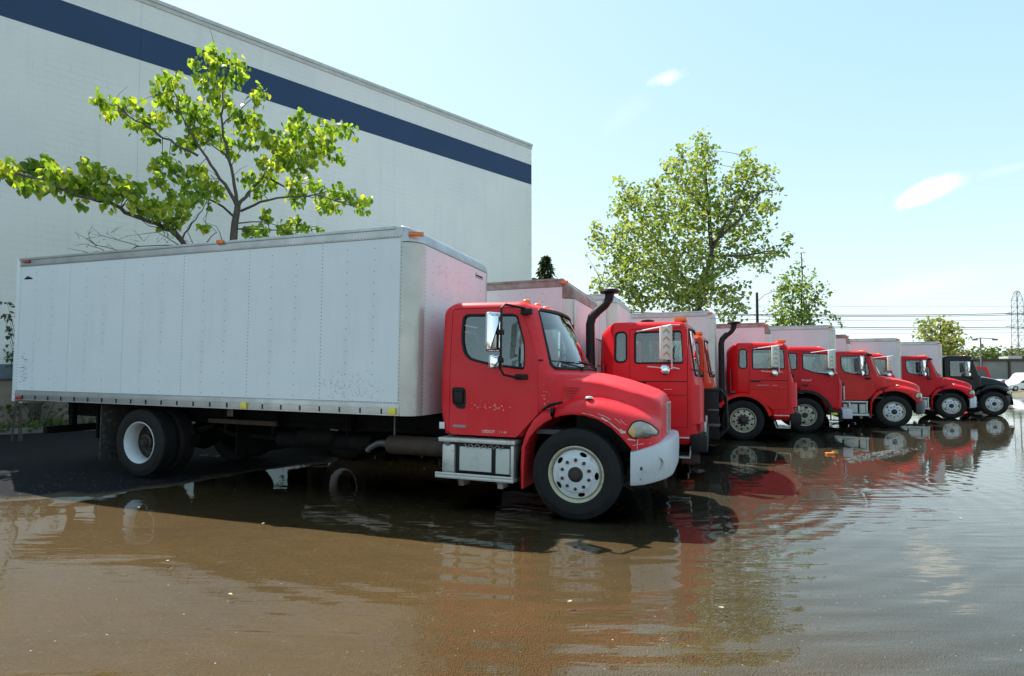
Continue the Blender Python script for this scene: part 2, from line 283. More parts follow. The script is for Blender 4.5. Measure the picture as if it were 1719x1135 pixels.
def water_material():
    m, t, out = newmat('water_mat')
    g = N(t, 'ShaderNodeNewGeometry'); sx = N(t, 'ShaderNodeSeparateXYZ'); t.links.new(g.outputs['Position'], sx.inputs[0])
    def noise(scale, detail, sc, rot, dist=0.0):
        mp = N(t, 'ShaderNodeMapping'); mp.inputs['Scale'].default_value = sc; mp.inputs['Rotation'].default_value = (0, 0, rot); t.links.new(g.outputs['Position'], mp.inputs['Vector'])
        n = N(t, 'ShaderNodeTexNoise', i_Scale=scale, i_Detail=detail, i_Roughness=0.45, i_Distortion=dist); t.links.new(mp.outputs[0], n.inputs['Vector']); return n.outputs['Fac']
    def math2(op, a, b):
        n = N(t, 'ShaderNodeMath', operation=op)
        for i, v in enumerate((a, b)):
            if isinstance(v, (int, float)): n.inputs[i].default_value = v
            else: t.links.new(v, n.inputs[i])
        return n.outputs[0]
    big = noise(0.9, 1.5, (0.55, 1.6, 1), R(-14), 0.5)       # slow swell
    mid = noise(2.6, 2.0, (0.45, 2.0, 1), R(8), 0.6)         # wind ripples
    fin = noise(9.0, 2.0, (0.6, 2.0, 1), R(-6), 0.4)
    # rings spreading from the middle of the puddle
    wv = N(t, 'ShaderNodeTexWave', wave_type='RINGS', rings_direction='Z', wave_profile='SIN'); mp = N(t, 'ShaderNodeMapping'); mp.inputs['Location'].default_value = (-1.0, -9.0, 0); t.links.new(g.outputs['Position'], mp.inputs['Vector']); t.links.new(mp.outputs[0], wv.inputs['Vector'])
    wv.inputs['Scale'].default_value = 1.15; wv.inputs['Distortion'].default_value = 5.0; wv.inputs['Detail'].default_value = 1.5; wv.inputs['Detail Scale'].default_value = 0.35
    # wave energy: calm among the trucks, livelier in the open water
    ex = N(t, 'ShaderNodeMapRange', interpolation_type='SMOOTHSTEP'); dg = math2('SUBTRACT', math2('MULTIPLY', sx.outputs[0], 0.22), sx.outputs[1]); t.links.new(dg, ex.inputs[0]); ex.inputs[1].default_value = -10.5; ex.inputs[2].default_value = -4.0; ex.inputs[3].default_value = 0.07; ex.inputs[4].default_value = 1.0
    lf = noise(0.35, 2.0, (1, 1, 1), 0); lm = N(t, 'ShaderNodeMapRange'); t.links.new(lf, lm.inputs[0]); lm.inputs[1].default_value = 0.35; lm.inputs[2].default_value = 0.65; lm.inputs[3].default_value = 0.35; lm.inputs[4].default_value = 1.1
    e = math2('MULTIPLY', ex.outputs[0], lm.outputs[0])
    h = math2('ADD', math2('MULTIPLY', math2('MULTIPLY', big, 0.045), math2('ADD', e, 0.2)), math2('MULTIPLY', math2('ADD', math2('ADD', math2('MULTIPLY', mid, 0.030), math2('MULTIPLY', fin, 0.0035)), math2('MULTIPLY', wv.outputs['Fac'], 0.012)), e))
    bp = N(t, 'ShaderNodeBump', i_Strength=1.0, i_Distance=WAVE); t.links.new(h, bp.inputs['Height'])
    fr = N(t, 'ShaderNodeFresnel', i_IOR=1.34); t.links.new(bp.outputs[0], fr.inputs['Normal'])
    tr = N(t, 'ShaderNodeBsdfTransparent'); tr.inputs[0].default_value = (0.86, 0.80, 0.70, 1)
    gl = N(t, 'ShaderNodeBsdfGlossy', i_Roughness=0.015); gl.inputs[0].default_value = (1, 1, 1, 1); t.links.new(bp.outputs[0], gl.inputs['Normal'])
    mi = N(t, 'ShaderNodeMixShader'); fa = N(t, 'ShaderNodeMath', operation='MULTIPLY', use_clamp=True); t.links.new(fr.outputs[0], fa.inputs[0]); fa.inputs[1].default_value = 1.1
    t.links.new(fa.outputs[0], mi.inputs[0]); t.links.new(tr.outputs[0], mi.inputs[1]); t.links.new(gl.outputs[0], mi.inputs[2]); t.links.new(mi.outputs[0], out.inputs[0])
WAVE = 0.33
water_material()

def wall_material():
    m, t, out = newmat('wall_mat')
    c = N(t, 'ShaderNodeTexCoord'); b = N(t, 'ShaderNodeBsdfPrincipled', i_Roughness=0.55)
    sx = N(t, 'ShaderNodeSeparateXYZ'); t.links.new(c.outputs['Object'], sx.inputs[0]); cb = N(t, 'ShaderNodeCombineXYZ'); t.links.new(sx.outputs[0], cb.inputs[0]); t.links.new(sx.outputs[2], cb.inputs[1])
    br = N(t, 'ShaderNodeTexBrick'); t.links.new(cb.outputs[0], br.inputs['Vector']); br.inputs['Scale'].default_value = 1.0
    br.inputs['Brick Width'].default_value = 0.60; br.inputs['Row Height'].default_value = 0.20; br.inputs['Mortar Size'].default_value = 0.009; br.inputs['Mortar Smooth'].default_value = 0.3
    n = N(t, 'ShaderNodeTexNoise', i_Scale=0.35, i_Detail=6.0, i_Roughness=0.6); t.links.new(c.outputs['Object'], n.inputs['Vector'])
    mr = N(t, 'ShaderNodeMapRange'); t.links.new(n.outputs['Fac'], mr.inputs[0]); mr.inputs[1].default_value = 0.35; mr.inputs[2].default_value = 0.7
    a = N(t, 'ShaderNodeMix', data_type='RGBA'); t.links.new(mr.outputs[0], a.inputs[0]); a.inputs[6].default_value = (0.86, 0.84, 0.79, 1); a.inputs[7].default_value = (0.78, 0.77, 0.74, 1)
    # chalky grime runs
    mp = N(t, 'ShaderNodeMapping'); mp.inputs['Scale'].default_value = (1.8, 1, 0.12); t.links.new(c.outputs['Object'], mp.inputs['Vector'])
    n3 = N(t, 'ShaderNodeTexNoise', i_Scale=1.5, i_Detail=7.0, i_Roughness=0.65); t.links.new(mp.outputs[0], n3.inputs['Vector'])
    m3 = N(t, 'ShaderNodeMapRange'); t.links.new(n3.outputs['Fac'], m3.inputs[0]); m3.inputs[1].default_value = 0.55; m3.inputs[2].default_value = 0.8; m3.inputs[4].default_value = 0.28
    a2 = N(t, 'ShaderNodeMix', data_type='RGBA'); t.links.new(m3.outputs[0], a2.inputs[0]); t.links.new(a.outputs[2], a2.inputs[6]); a2.inputs[7].default_value = (0.56, 0.56, 0.52, 1)
    # joint lines only half filled with paint, in patches
    n4 = N(t, 'ShaderNodeTexNoise', i_Scale=0.8, i_Detail=5.0); t.links.new(c.outputs['Object'], n4.inputs['Vector'])
    m4 = N(t, 'ShaderNodeMapRange'); t.links.new(n4.outputs['Fac'], m4.inputs[0]); m4.inputs[1].default_value = 0.45; m4.inputs[2].default_value = 0.7; m4.inputs[3].default_value = 0.06; m4.inputs[4].default_value = 0.42
    ml = N(t, 'ShaderNodeMath', operation='MULTIPLY'); t.links.new(br.outputs['Fac'], ml.inputs[0]); t.links.new(m4.outputs[0], ml.inputs[1])
    a3 = N(t, 'ShaderNodeMix', data_type='RGBA'); t.links.new(ml.outputs[0], a3.inputs[0]); t.links.new(a2.outputs[2], a3.inputs[6]); a3.inputs[7].default_value = (0.45, 0.47, 0.47, 1)
    t.links.new(a3.outputs[2], b.inputs['Base Color'])
    inv = N(t, 'ShaderNodeMath', operation='SUBTRACT'); inv.inputs[0].default_value = 1; t.links.new(br.outputs['Fac'], inv.inputs[1])
    bp = N(t, 'ShaderNodeBump', i_Strength=0.35, i_Distance=0.01); t.links.new(inv.outputs[0], bp.inputs['Height']); t.links.new(bp.outputs[0], b.inputs['Normal'])
    t.links.new(b.outputs[0], out.inputs[0])
    m2 = m.copy(); m2.name = 'stripe_mat'; MATS['stripe_mat'] = m2
    for nd in m2.node_tree.nodes:
        if nd.bl_idname == 'ShaderNodeMix':
            pass
    t2 = m2.node_tree; bb = [n for n in t2.nodes if n.bl_idname == 'ShaderNodeBsdfPrincipled'][0]
    for l in list(bb.inputs['Base Color'].links): t2.links.remove(l)
    nn = N(t2, 'ShaderNodeTexNoise', i_Scale=0.6, i_Detail=5.0); cc = N(t2, 'ShaderNodeTexCoord'); t2.links.new(cc.outputs['Object'], nn.inputs['Vector'])
    q = N(t2, 'ShaderNodeMix', data_type='RGBA'); t2.links.new(nn.outputs['Fac'], q.inputs[0]); q.inputs[6].default_value = (0.005, 0.030, 0.095, 1); q.inputs[7].default_value = (0.011, 0.045, 0.120, 1)
    t2.links.new(q.outputs[2], bb.inputs['Base Color'])
wall_material()

# ------------------------------------------------------------------ mesh helpers
def link(name, me, m=None, parent=None, loc=None, smooth=None, kind=None):
    o = bpy.data.objects.new(name, me); COL.objects.link(o)
    if m is not None:
        ms = m if isinstance(m, (list, tuple)) else [m]
        if len(me.materials) == 0:
            for x in ms: me.materials.append(MATS[x])
        else:
            for i, x in enumerate(ms):
                if me.materials[i] != MATS[x]:
                    o.material_slots[i].link = 'OBJECT'; o.material_slots[i].material = MATS[x]
    if parent: o.parent = parent
    if loc is not None: o.location = loc
    if kind: o['kind'] = kind
    return o

def empty(name, loc, rz=0, ry=0):
    o = bpy.data.objects.new(name, None); COL.objects.link(o); o.location = loc; o.rotation_euler = (0, ry, rz); o.empty_display_size = 0.2
    return o

def tag(o, label, cat, group=None, kind=None):
    if label: o['label'] = label
    if cat: o['category'] = cat
    if group: o['group'] = group
    if kind: o['kind'] = kind
    return o

class MB:
    def __init__(s): s.v = []; s.f = []; s.mi = []
    def add(s, vs, fs, mi=0):
        b = len(s.v); s.v += [tuple(v) for v in vs]; s.f += [tuple(i + b for i in f) for f in fs]; s.mi += [mi] * len(fs); return s
    def box(s, x0, x1, y0, y1, z0, z1, mi=0, bev=0.0):
        if bev > 0:
            bm = bmesh.new(); bmesh.ops.create_cube(bm, size=1)
            for v in bm.verts: v.co = Vector(((x0 + x1) / 2 + v.co.x * (x1 - x0), (y0 + y1) / 2 + v.co.y * (y1 - y0), (z0 + z1) / 2 + v.co.z * (z1 - z0)))
            bmesh.ops.bevel(bm, geom=bm.edges[:], offset=bev, segments=2, affect='EDGES', profile=0.6)
            bm.verts.index_update(); s.add([v.co for v in bm.verts], [[v.index for v in f.verts] for f in bm.faces], mi); bm.free(); return s
        v = [(x0, y0, z0), (x1, y0, z0), (x1, y1, z0), (x0, y1, z0), (x0, y0, z1), (x1, y0, z1), (x1, y1, z1), (x0, y1, z1)]
        return s.add(v, [(3, 2, 1, 0), (4, 5, 6, 7), (0, 1, 5, 4), (1, 2, 6, 5), (2, 3, 7, 6), (3, 0, 4, 7)], mi)
    def tube(s, pts, rad, n=8, closed=False, cap=True, mi=0):
        pts = [Vector(p) for p in pts]; L = len(pts)
        rs = rad if isinstance(rad, (list, tuple)) else [rad] * L
        vs = []; up = Vector((0, 0, 1)); prev = None
        for i, p in enumerate(pts):
            if closed: d = pts[(i + 1) % L] - pts[i - 1]
            else: d = pts[min(i + 1, L - 1)] - pts[max(i - 1, 0)]
            if d.length < 1e-9: d = Vector((0, 0, 1))
            d.normalize()
            if prev is None:
                a = up if abs(d.dot(up)) < 0.9 else Vector((1, 0, 0)); u = d.cross(a).normalized()
            else:
                u = prev - d * prev.dot(d)
                if u.length < 1e-6: u = d.cross(up)
                u.normalize()
            prev = u; w = d.cross(u)
            for k in range(n):
                t = 2 * math.pi * k / n; vs.append(p + (u * math.cos(t) + w * math.sin(t)) * rs[i])
        fs = []
        for i in range(L if closed else L - 1):
            j = (i + 1) % L
            for k in range(n): fs.append((i * n + k, i * n + (k + 1) % n, j * n + (k + 1) % n, j * n + k))
        if cap and not closed: fs.append(tuple(range(n))[::-1]); fs.append(tuple((L - 1) * n + k for k in range(n)))
        return s.add(vs, fs, mi)
    def prism(s, poly, axis, a0, a1, mi=0):
        """poly of 2D pts; axis 'y': (x,z) extruded along y; 'x': (y,z); 'z': (x,y)"""
        def P(p, a): return {'y': (p[0], a, p[1]), 'x': (a, p[0], p[1]), 'z': (p[0], p[1], a)}[axis]
        n = len(poly); vs = [P(p, a0) for p in poly] + [P(p, a1) for p in poly]
        fs = [tuple(range(n)), tuple(range(2 * n - 1, n - 1, -1))] + [(i, n + i, n + (i + 1) % n, (i + 1) % n) for i in range(n)]
        return s.add(vs, fs, mi)
    def lathe(s, prof, c, axis='y', n=48, closed=False, mi=0):
        """prof: (r, a) list, revolved round axis through c"""
        vs = []; L = len(prof)
        for k in range(n):
            t = 2 * math.pi * k / n
            for r, a in prof:
                if axis == 'y': vs.append((c[0] + r * math.cos(t), c[1] + a, c[2] + r * math.sin(t)))
                elif axis == 'z': vs.append((c[0] + r * math.cos(t), c[1] + r * math.sin(t), c[2] + a))
                else: vs.append((c[0] + a, c[1] + r * math.cos(t), c[2] + r * math.sin(t)))
        fs = []
        for k in range(n):
            k2 = (k + 1) % n
            for i in range(L if closed else L - 1):
                j = (i + 1) % L; fs.append((k * L + i, k2 * L + i, k2 * L + j, k * L + j))
        return s.add(vs, fs, mi)
    def mesh(s, name='m', angle=35, recalc=True, fn=None):
        if fn: s.v = [fn(*v) for v in s.v]
        me = bpy.data.meshes.new(name); me.from_pydata(s.v, [], s.f)
        if any(s.mi): me.polygons.foreach_set('material_index', s.mi)
        if recalc:
            bm = bmesh.new(); bm.from_mesh(me); bmesh.ops.remove_doubles(bm, verts=bm.verts, dist=1e-5)
            bmesh.ops.recalc_face_normals(bm, faces=bm.faces); bm.to_mesh(me); bm.free()
        if angle:
            me.polygons.foreach_set('use_smooth', [True] * len(me.polygons)); me.set_sharp_from_angle(angle=R(angle))
        me.update(); return me
    def build(s, name, m, parent=None, angle=35, recalc=True, kind=None, fn=None):
        return link(name, s.mesh(name, angle, recalc, fn), m, parent, kind=kind)

CACHE = {}
def cached(key, fn):
    if key not in CACHE: CACHE[key] = fn()
    return CACHE[key]

def rpoly(pts, r, n=5):
    """round the corners of a 2D polygon; r number or list"""
    out = []; L = len(pts)
    for i in range(L):
        p0 = Vector(pts[i - 1]); p = Vector(pts[i]); p1 = Vector(pts[(i + 1) % L]); rr = r[i] if isinstance(r, (list, tuple)) else r
        a = (p0 - p); b = (p1 - p); rr = min(rr, a.length * 0.48, b.length * 0.48)
        if rr <= 1e-4: out.append(tuple(p)); continue
        A = p + a.normalized() * rr; B = p + b.normalized() * rr
        for k in range(n + 1):
            t = k / n; q = A * (1 - t) ** 2 + p * 2 * t * (1 - t) + B * t ** 2; out.append((q.x, q.y))
    return out

def area(poly): return 0.5 * sum(poly[i - 1][0] * poly[i][1] - poly[i][0] * poly[i - 1][1] for i in range(len(poly)))
def inset(poly, d):
    if abs(d) < 1e-9: return list(poly)
    s = 1 if area(poly) > 0 else -1; out = []; L = len(poly)
    for i in range(L):
        p0 = Vector(poly[i - 1]); p = Vector(poly[i]); p1 = Vector(poly[(i + 1) % L])
        a = (p - p0); b = (p1 - p)
        if a.length < 1e-7: a = b
        if b.length < 1e-7: b = a
        a = a.normalized(); b = b.normalized()
        n1 = Vector((-a.y, a.x)) * s; n2 = Vector((-b.y, b.x)) * s; n = n1 + n2
        if n.length < 1e-6: n = n1
        n.normalize(); c = max(0.3, n.dot(n1)); q = p + n * (d / c); out.append((q.x, q.y))
    return out

def loft_body(prof, Wd, r=0.08, ny=8, extra=0.0):
    """closed body: side profile (points, corner radii) spread over the width with rounded side edges"""
    pts0, rad0 = prof if isinstance(prof, tuple) else (prof, [0.02] * len(prof))
    if area(pts0) < 0: pts0 = pts0[::-1]; rad0 = list(rad0)[::-1]
    def ring(d): return rpoly(inset(pts0, d), [max(.006, q - d) for q in rad0], 4)
    sec = []
    K = 4
    for k in range(K + 1):
        ph = math.pi / 2 * k / K; sec.append((r * (1 - math.sin(ph)), Wd - r * (1 - math.cos(ph))))
    left = [(i, -y) for i, y in sec]; right = [(i, y) for i, y in reversed(sec)]
    mid = [(0.0, -(Wd - r) + 2 * (Wd - r) * k / ny) for k in range(1, ny)]
    if r < 1e-6: left = [(0, -Wd)]; right = [(0, Wd)]
    rings = left + mid + right; n = len(ring(0)); vs = []; fs = []
    for ins, y in rings:
        q = ring(ins + extra); assert len(q) == n
        for p in q: vs.append((p[0], y, p[1]))
    for j in range(len(rings) - 1):
        for i in range(n): fs.append((j * n + i, j * n + (i + 1) % n, (j + 1) * n + (i + 1) % n, (j + 1) * n + i))
    fs.append(tuple(range(n))[::-1]); fs.append(tuple((len(rings) - 1) * n + i for i in range(n)))
    mb = MB(); mb.add(vs, fs); return mb

def boolean(me, cutters):
    o = bpy.data.objects.new('tmp', me); COL.objects.link(o); tmp = [o]
    for c in cutters:
        co = bpy.data.objects.new('tmpc', c); COL.objects.link(co); tmp.append(co)
        md = o.modifiers.new('b', 'BOOLEAN'); md.operation = 'DIFFERENCE'; md.solver = 'EXACT'; md.object = co
    dg = bpy.context.evaluated_depsgraph_get(); dg.update()
    res = bpy.data.meshes.new_from_object(o.evaluated_get(dg))
    for t in tmp: bpy.data.objects.remove(t)
    return res

def finish(me, planes=(), fn=None, angle=32):
    bm = bmesh.new(); bm.from_mesh(me)
    for co, no in planes:
        bmesh.ops.bisect_plane(bm, geom=bm.verts[:] + bm.edges[:] + bm.faces[:], plane_co=co, plane_no=no, dist=1e-5)
    if fn:
        for v in bm.verts: v.co = Vector(fn(*v.co))
    bm.to_mesh(me); bm.free()
    me.polygons.foreach_set('use_smooth', [True] * len(me.polygons)); me.set_sharp_from_angle(angle=R(angle)); me.update(); return me

def px(pxx, pyy, Y):
    r = wray(pxx, pyy); return Vector((0, 0, CAMH)) + r * (Y / r.y)

def text_mesh(s, size, depth=0.0015, shear=0.0):
    cu = bpy.data.curves.new('t', 'FONT'); cu.body = s; cu.size = size; cu.extrude = depth; cu.shear = shear; cu.resolution_u = 2
    o = bpy.data.objects.new('t', cu); COL.objects.link(o); dg = bpy.context.evaluated_depsgraph_get(); dg.update()
    me = bpy.data.meshes.new_from_object(o.evaluated_get(dg)); bpy.data.objects.remove(o); return me
def text_on_side(name, s, size, m, parent, x, y, z, shear=0.0):
    """lettering on a side facing -y"""
    me = text_mesh(s, size, 0.0015, shear); me.transform(Matrix.Rotation(R(90), 4, 'X')); me.materials.clear()
    return link(name, me, m, parent, (x, y, z))

# ------------------------------------------------------------------ ground, puddle
SHORE = [(-60, 5.2), (-12, 6.4), (-6.9, 7.15), (-5.9, 7.7), (-5.0, 8.3), (-4.2, 9.6), (-2, 12.5), (1, 17.5), (5, 22.5), (10, 29), (18, 35), (28, 41), (40, 44.5), (60, 47), (95, 48), (100, 30), (100, -30)]
def shore_dist(x, y):
    best = 1e9; sgn = 1
    for (x0, y0), (x1, y1) in zip(SHORE[:-1], SHORE[1:]):
        dx, dy = x1 - x0, y1 - y0; t = max(0, min(1, ((x - x0) * dx + (y - y0) * dy) / (dx * dx + dy * dy)))
        qx, qy = x0 + t * dx, y0 + t * dy; d = math.hypot(x - qx, y - qy)
        if d < best - 1e-9:
            best = d; sgn = 1 if (dx * (y - y0) - dy * (x - x0)) > 0 else -1
    return best * sgn
def hsh(i, j):
    v = math.sin(i * 127.1 + j * 311.7) * 43758.5453; return v - math.floor(v)
def vnoise(x, y):
    i, j = math.floor(x), math.floor(y); a, b = x - i, y - j; a = a * a * (3 - 2 * a); b = b * b * (3 - 2 * b)
    return (hsh(i, j) * (1 - a) + hsh(i + 1, j) * a) * (1 - b) + (hsh(i, j + 1) * (1 - a) + hsh(i + 1, j + 1) * a) * b
def ground_h(x, y):
    d = shore_dist(x, y) + (vnoise(x * 0.7, y * 0.7) - 0.5) * 0.7 + (vnoise(x * 2.3, y * 2.3) - 0.5) * 0.5 + (vnoise(x * 5.3, y * 5.3) - 0.5) * 0.25
    if d > 0: h = 0.10 * (1 - math.exp(-d / 1.1))
    else: h = -0.045 * (1 - math.exp(d / 0.9))
    h += (vnoise(x * 3.1 + 9, y * 3.1) - 0.5) * (0.022 if -.3 < d < 1.5 else 0.008)
    # gravel patch that pokes out of the water
    u = ((x - 7.5) * 0.80 + (y - 11.6) * 0.60) / 1.75; v = (-(x - 7.5) * 0.60 + (y - 11.6) * 0.80) / 0.26
    q = u * u + v * v
    if q < 4: h = max(h, 0.026 - 0.030 * q + (vnoise(x * 6, y * 6) - 0.5) * 0.02)
    return h
def axis_pts(lo, hi, step, far):
    a = list(np.arange(lo, hi + 1e-6, step)); s = step; x = hi
    while x < far: s *= 1.35; x += s; a.append(min(x, far))
    s = step; x = lo; pre = []
    while x > -far: s *= 1.35; x -= s; pre.append(max(x, -far))
    return pre[::-1] + a
xs = axis_pts(-14, 24, 0.22, 2500); ys = axis_pts(0, 32, 0.22, 2500)
gv = [(x, y, ground_h(x, y) if (-40 < x < 110 and -35 < y < 70) else (ground_h(max(-40, min(110, x)), max(-35, min(70, y))))) for y in ys for x in xs]
nx = len(xs)
gf = [(j * nx + i, j * nx + i + 1, (j + 1) * nx + i + 1, (j + 1) * nx + i) for j in range(len(ys) - 1) for i in range(nx - 1)]
me = bpy.data.meshes.new('ground'); me.from_pydata(gv, [], gf); me.polygons.foreach_set('use_smooth', [True] * len(gf))
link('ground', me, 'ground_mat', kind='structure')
wp = [(x, y) for x, y in SHORE]
wb = MB(); wb.add([(-60, -30, 0), (100, -30, 0), (100, 60, 0), (-60, 60, 0)], [(0, 1, 2, 3)])
wb.build('water', 'water_mat', angle=0, recalc=False, kind='structure')

mb = MB(); g_ = random.Random(21)
for _ in range(9000):       # grit and crumbs of mud along the waterline
    x = g_.uniform(-12, -1); y = g_.uniform(6, 14.5); d = shore_dist(x, y)
    if not (-.25 < d < 2.2) or g_.random() < max(0, d) * .35: continue
    r = g_.uniform(.004, .014); z = ground_h(x, y); t0_ = g_.uniform(0, 2)
    mb.add([(x + r * math.cos(t), y + r * g_.uniform(.7, 1.3) * math.sin(t), z - .003) for t in (t0_, t0_ + 1.6, t0_ + 3.1, t0_ + 4.7)] + [(x, y, z + r * .9)], [(0, 1, 4), (1, 2, 4), (2, 3, 4), (3, 0, 4)])
tag(mb.build('shore_grit', 'grit', angle=0, recalc=False), 'grit and mud crumbs scattered along the waterline by the rear wheel', 'grit', kind='stuff')

# ------------------------------------------------------------------ warehouse
WD = Vector((0.743, 0.669, 0)).normalized(); Z0 = 16.0
corner = Vector((-0.905 * Z0 + 0.743 * 1.306 * Z0, Z0 + 0.669 * 1.306 * Z0, 0))
rz = math.atan2(WD.y, WD.x)
bld = empty('warehouse', (corner.x, corner.y, 0.1), rz)   # local x along the wall (0 at the far corner, negative towards the camera), local y into the building
tag(bld, 'tall white painted masonry warehouse with a dark blue stripe below the roof', 'warehouse')
HB = 14.05; S0, S1 = 11.85, 12.92
LEN = 62.0
def wpx(pxx):   # distance along wall of an image column
    u = (pxx - CX) / F; return (corner.x - u * corner.y) / (u * WD.y - WD.x)
joints = sorted([0.0, wpx(660), wpx(222), wpx(-110)] , reverse=True)
while joints[-1] > -LEN: joints.append(joints[-1] - 7.5)
for a, b in zip(joints[:-1], joints[1:]):
    mb = MB(); x0, x1 = b + 0.005, a - 0.0
    if a == 0.0: x1 = 0
    for z0, z1, mi in ((0, S0, 0), (S0, S1, 1), (S1, HB - 0.27, 0)):
        d = 0.0 if mi == 0 else -0.003
        mb.box(x0, x1, d, 0.3, z0, z1, mi)
    mb.build('wall_panel', ['wall_mat', 'stripe_mat'], bld, angle=0, recalc=False)
MB().box(-LEN, -0.01, 0.3, 40, 0, HB - 0.2).build('wall', 'wall_mat', bld, angle=0)
mb = MB(); mb.box(-LEN, 0.05, -0.06, 0.42, HB - 0.13, HB, bev=0.015); mb.box(-LEN, 0.03, -0.03, 0.4, HB - 0.27, HB - 0.132)
mb.build('coping', 'coping', bld)
MB().box(-LEN, -0.02, 0.42, 40, HB - 0.19, HB - 0.12).build('roof', 'far_wall', bld, angle=0)
MB().box(-LEN, -.5, -0.30, -0.002, 0, 1.42, bev=0.02).build('plinth', 'plinth', bld)
MB().box(-LEN, wpx(60) + 0.05, -0.42, -0.002, 1.43, 1.86, bev=0.03).build('dock_ledge', 'dock_grey', bld)
mb = MB()
k = 0
z = 0.2
while z < HB - 0.5:     # block ends toothed at the corner
    if k % 2 == 0 and not (S0 - 0.2 < z < S1): mb.box(-0.34, -0.004, -0.012, -0.001, z + 0.012, z + 0.19)
    z += 0.2; k += 1
mb.build('corner_blocks', 'wall_mat', bld, kind='stuff')

# kerb of the planting strip, and the strip itself
kb = empty('kerb', (0, 0, 0)); tag(kb, 'low worn concrete kerb at the left edge of the yard behind the first truck', 'kerb')
kp = px(-260, 733, 14.6)
kd = WD
base = Vector((-13.2, 14.75, 0)) - kd * 14
for i in range(22):
    c0 = base + kd * (i * 1.5); n = Vector((-kd.y, kd.x, 0))
    mb = MB(); mb.box(0.006, 1.494, 0, 0.16, -0.05, 0.17 + 0.012 * random.random(), bev=0.02)
    o = link('kerb_stone', mb.mesh('kerb_stone'), 'kerb', kb, (c0.x, c0.y, 0.07)); o.rotation_euler = (random.uniform(-.01, .01), 0, rz + random.uniform(-.006, .006))
def strip_pt(a, b):   # a along kerb, b behind it
    n = Vector((-kd.y, kd.x, 0)); return base + kd * a + n * b
mb = MB(); q = [strip_pt(-10, 0.14), strip_pt(33, 0.14), strip_pt(33, 1.9), strip_pt(-10, 1.9)]
mb.add([(p.x, p.y, 0.18) for p in q] , [(0, 1, 2, 3)]); mb.build('planting_strip', 'soil', angle=0, kind='structure')

def leaf_verts(L, Wd, fold=0.18, droop=0.15):
    """heart shaped leaf, base at the origin, pointing along +x"""
    o = [(0, 0, 0), (0.10 * L, Wd * 0.42, fold * Wd), (0.38 * L, Wd * 0.5, fold * Wd - 0.3 * droop * L), (0.75 * L, Wd * 0.25, -0.6 * droop * L), (L, 0, -droop * L * 1.3),
         (0.75 * L, -Wd * 0.25, -0.6 * droop * L), (0.38 * L, -Wd * 0.5, fold * Wd - 0.3 * droop * L), (0.10 * L, -Wd * 0.42, fold * Wd), (0.45 * L, 0, -0.25 * droop * L)]
    f = [(0, 8, 2, 1), (8, 4, 3, 2), (0, 7, 6, 8), (8, 6, 5, 4)]
    return o, f
def rnd_rot(down=0.5):
    yaw = random.uniform(0, 2 * math.pi); pitch = random.gauss(down, 0.45); roll = random.gauss(0, 0.6)
    return Matrix.Rotation(yaw, 3, 'Z') @ Matrix.Rotation(pitch, 3, 'Y') @ Matrix.Rotation(roll, 3, 'X')
def leaf_cloud(mb, c, r, n, size, down=0.5, flat=1.0):
    for _ in range(n):
        d = Vector((random.gauss(0, 1), random.gauss(0, 1), random.gauss(0, 1))).normalized() * r * random.random() ** 0.45; d.z *= flat
        s = size * random.uniform(0.7, 1.2); M = rnd_rot(down); vs, fs = leaf_verts(s, s * 0.85)
        mb.add([M @ Vector(v) + c + d for v in vs], fs)
def limb(mb, pts, r0, r1, n=6, jit=0.0):
    L = len(pts); q = []
    for i in range(L - 1):
        a, b = Vector(pts[i]), Vector(pts[i + 1])
        for k in range(3):
            t = k / 3; p = a.lerp(b, t)
            if jit and (i or k): p += Vector((random.uniform(-jit, jit), random.uniform(-jit, jit), random.uniform(-jit, jit)))
            q.append(p)
    q.append(Vector(pts[-1])); m = len(q)
    mb.tube(q, [r0 + (r1 - r0) * i / (m - 1) for i in range(m)], n)
    return q

# -- broad-leaved tree at the wall, behind the first truck
def z7(x, y): return (x / 2.645, 50 + y / 2.645)
TY = 15.2
def tyd(x): return TY - max(0, (800 - x)) * .0042   # the long branch reaches towards the yard
def tp(x, y, dy=0.0):
    a, b = z7(x, y); return px(a, b, tyd(x) + dy)
t0 = tp(1030, 960); tree = empty('broadleaf_tree', (t0.x, TY, 0.15)); tag(tree, 'young tree with big yellow green heart shaped leaves against the white wall', 'tree')
def rel(p, o): return Vector(p) - Vector(o.location)
BR = {
 'A': [(1055, 790, 0), (1000, 690, -.2), (940, 600, -.4), (880, 520, -.5), (830, 420, -.6), (800, 350, -.6), (760, 230, -.7)],
 'B': [(1055, 790, 0), (1045, 690, .1), (1010, 560, .2), (985, 430, .2), (985, 300, .3), (1000, 200, .3), (950, 60, .3)],
 'C': [(1055, 790, 0), (1100, 720, .3), (1170, 650, .5), (1220, 560, .6), (1290, 490, .8), (1400, 430, .9), (1560, 420, 1.0)],
 'D': [(1070, 805, 0), (1150, 765, -.3), (1280, 745, -.5), (1400, 730, -.7), (1520, 770, -.9), (1620, 800, -1)],
 'E': [(1050, 840, 0), (960, 765, .3), (880, 720, .5), (800, 660, .6), (720, 590, .7)],
 'F': [(880, 560, -.5), (780, 510, -.6), (700, 460, -.7), (600, 400, -.7), (520, 340, -.8), (440, 320, -.8)],
 'G': [(1060, 885, 0), (1150, 885, -.4), (1290, 890, -.6), (1430, 880, -.7)],
 'H': [(1050, 860, 0), (1150, 850, .4), (1260, 870, .6)],
 'I': [(985, 430, .2), (1060, 360, .5), (1140, 290, .7)],
 'J': [(1220, 560, .6), (1150, 480, .6), (1120, 400, .6)],
 'K': [(1010, 560, .2), (930, 500, .6), (870, 440, .8)],
 'L': [(1170, 650, .5), (1260, 700, .8), (1330, 640, 1.0), (1450, 530, 1.1)],
}
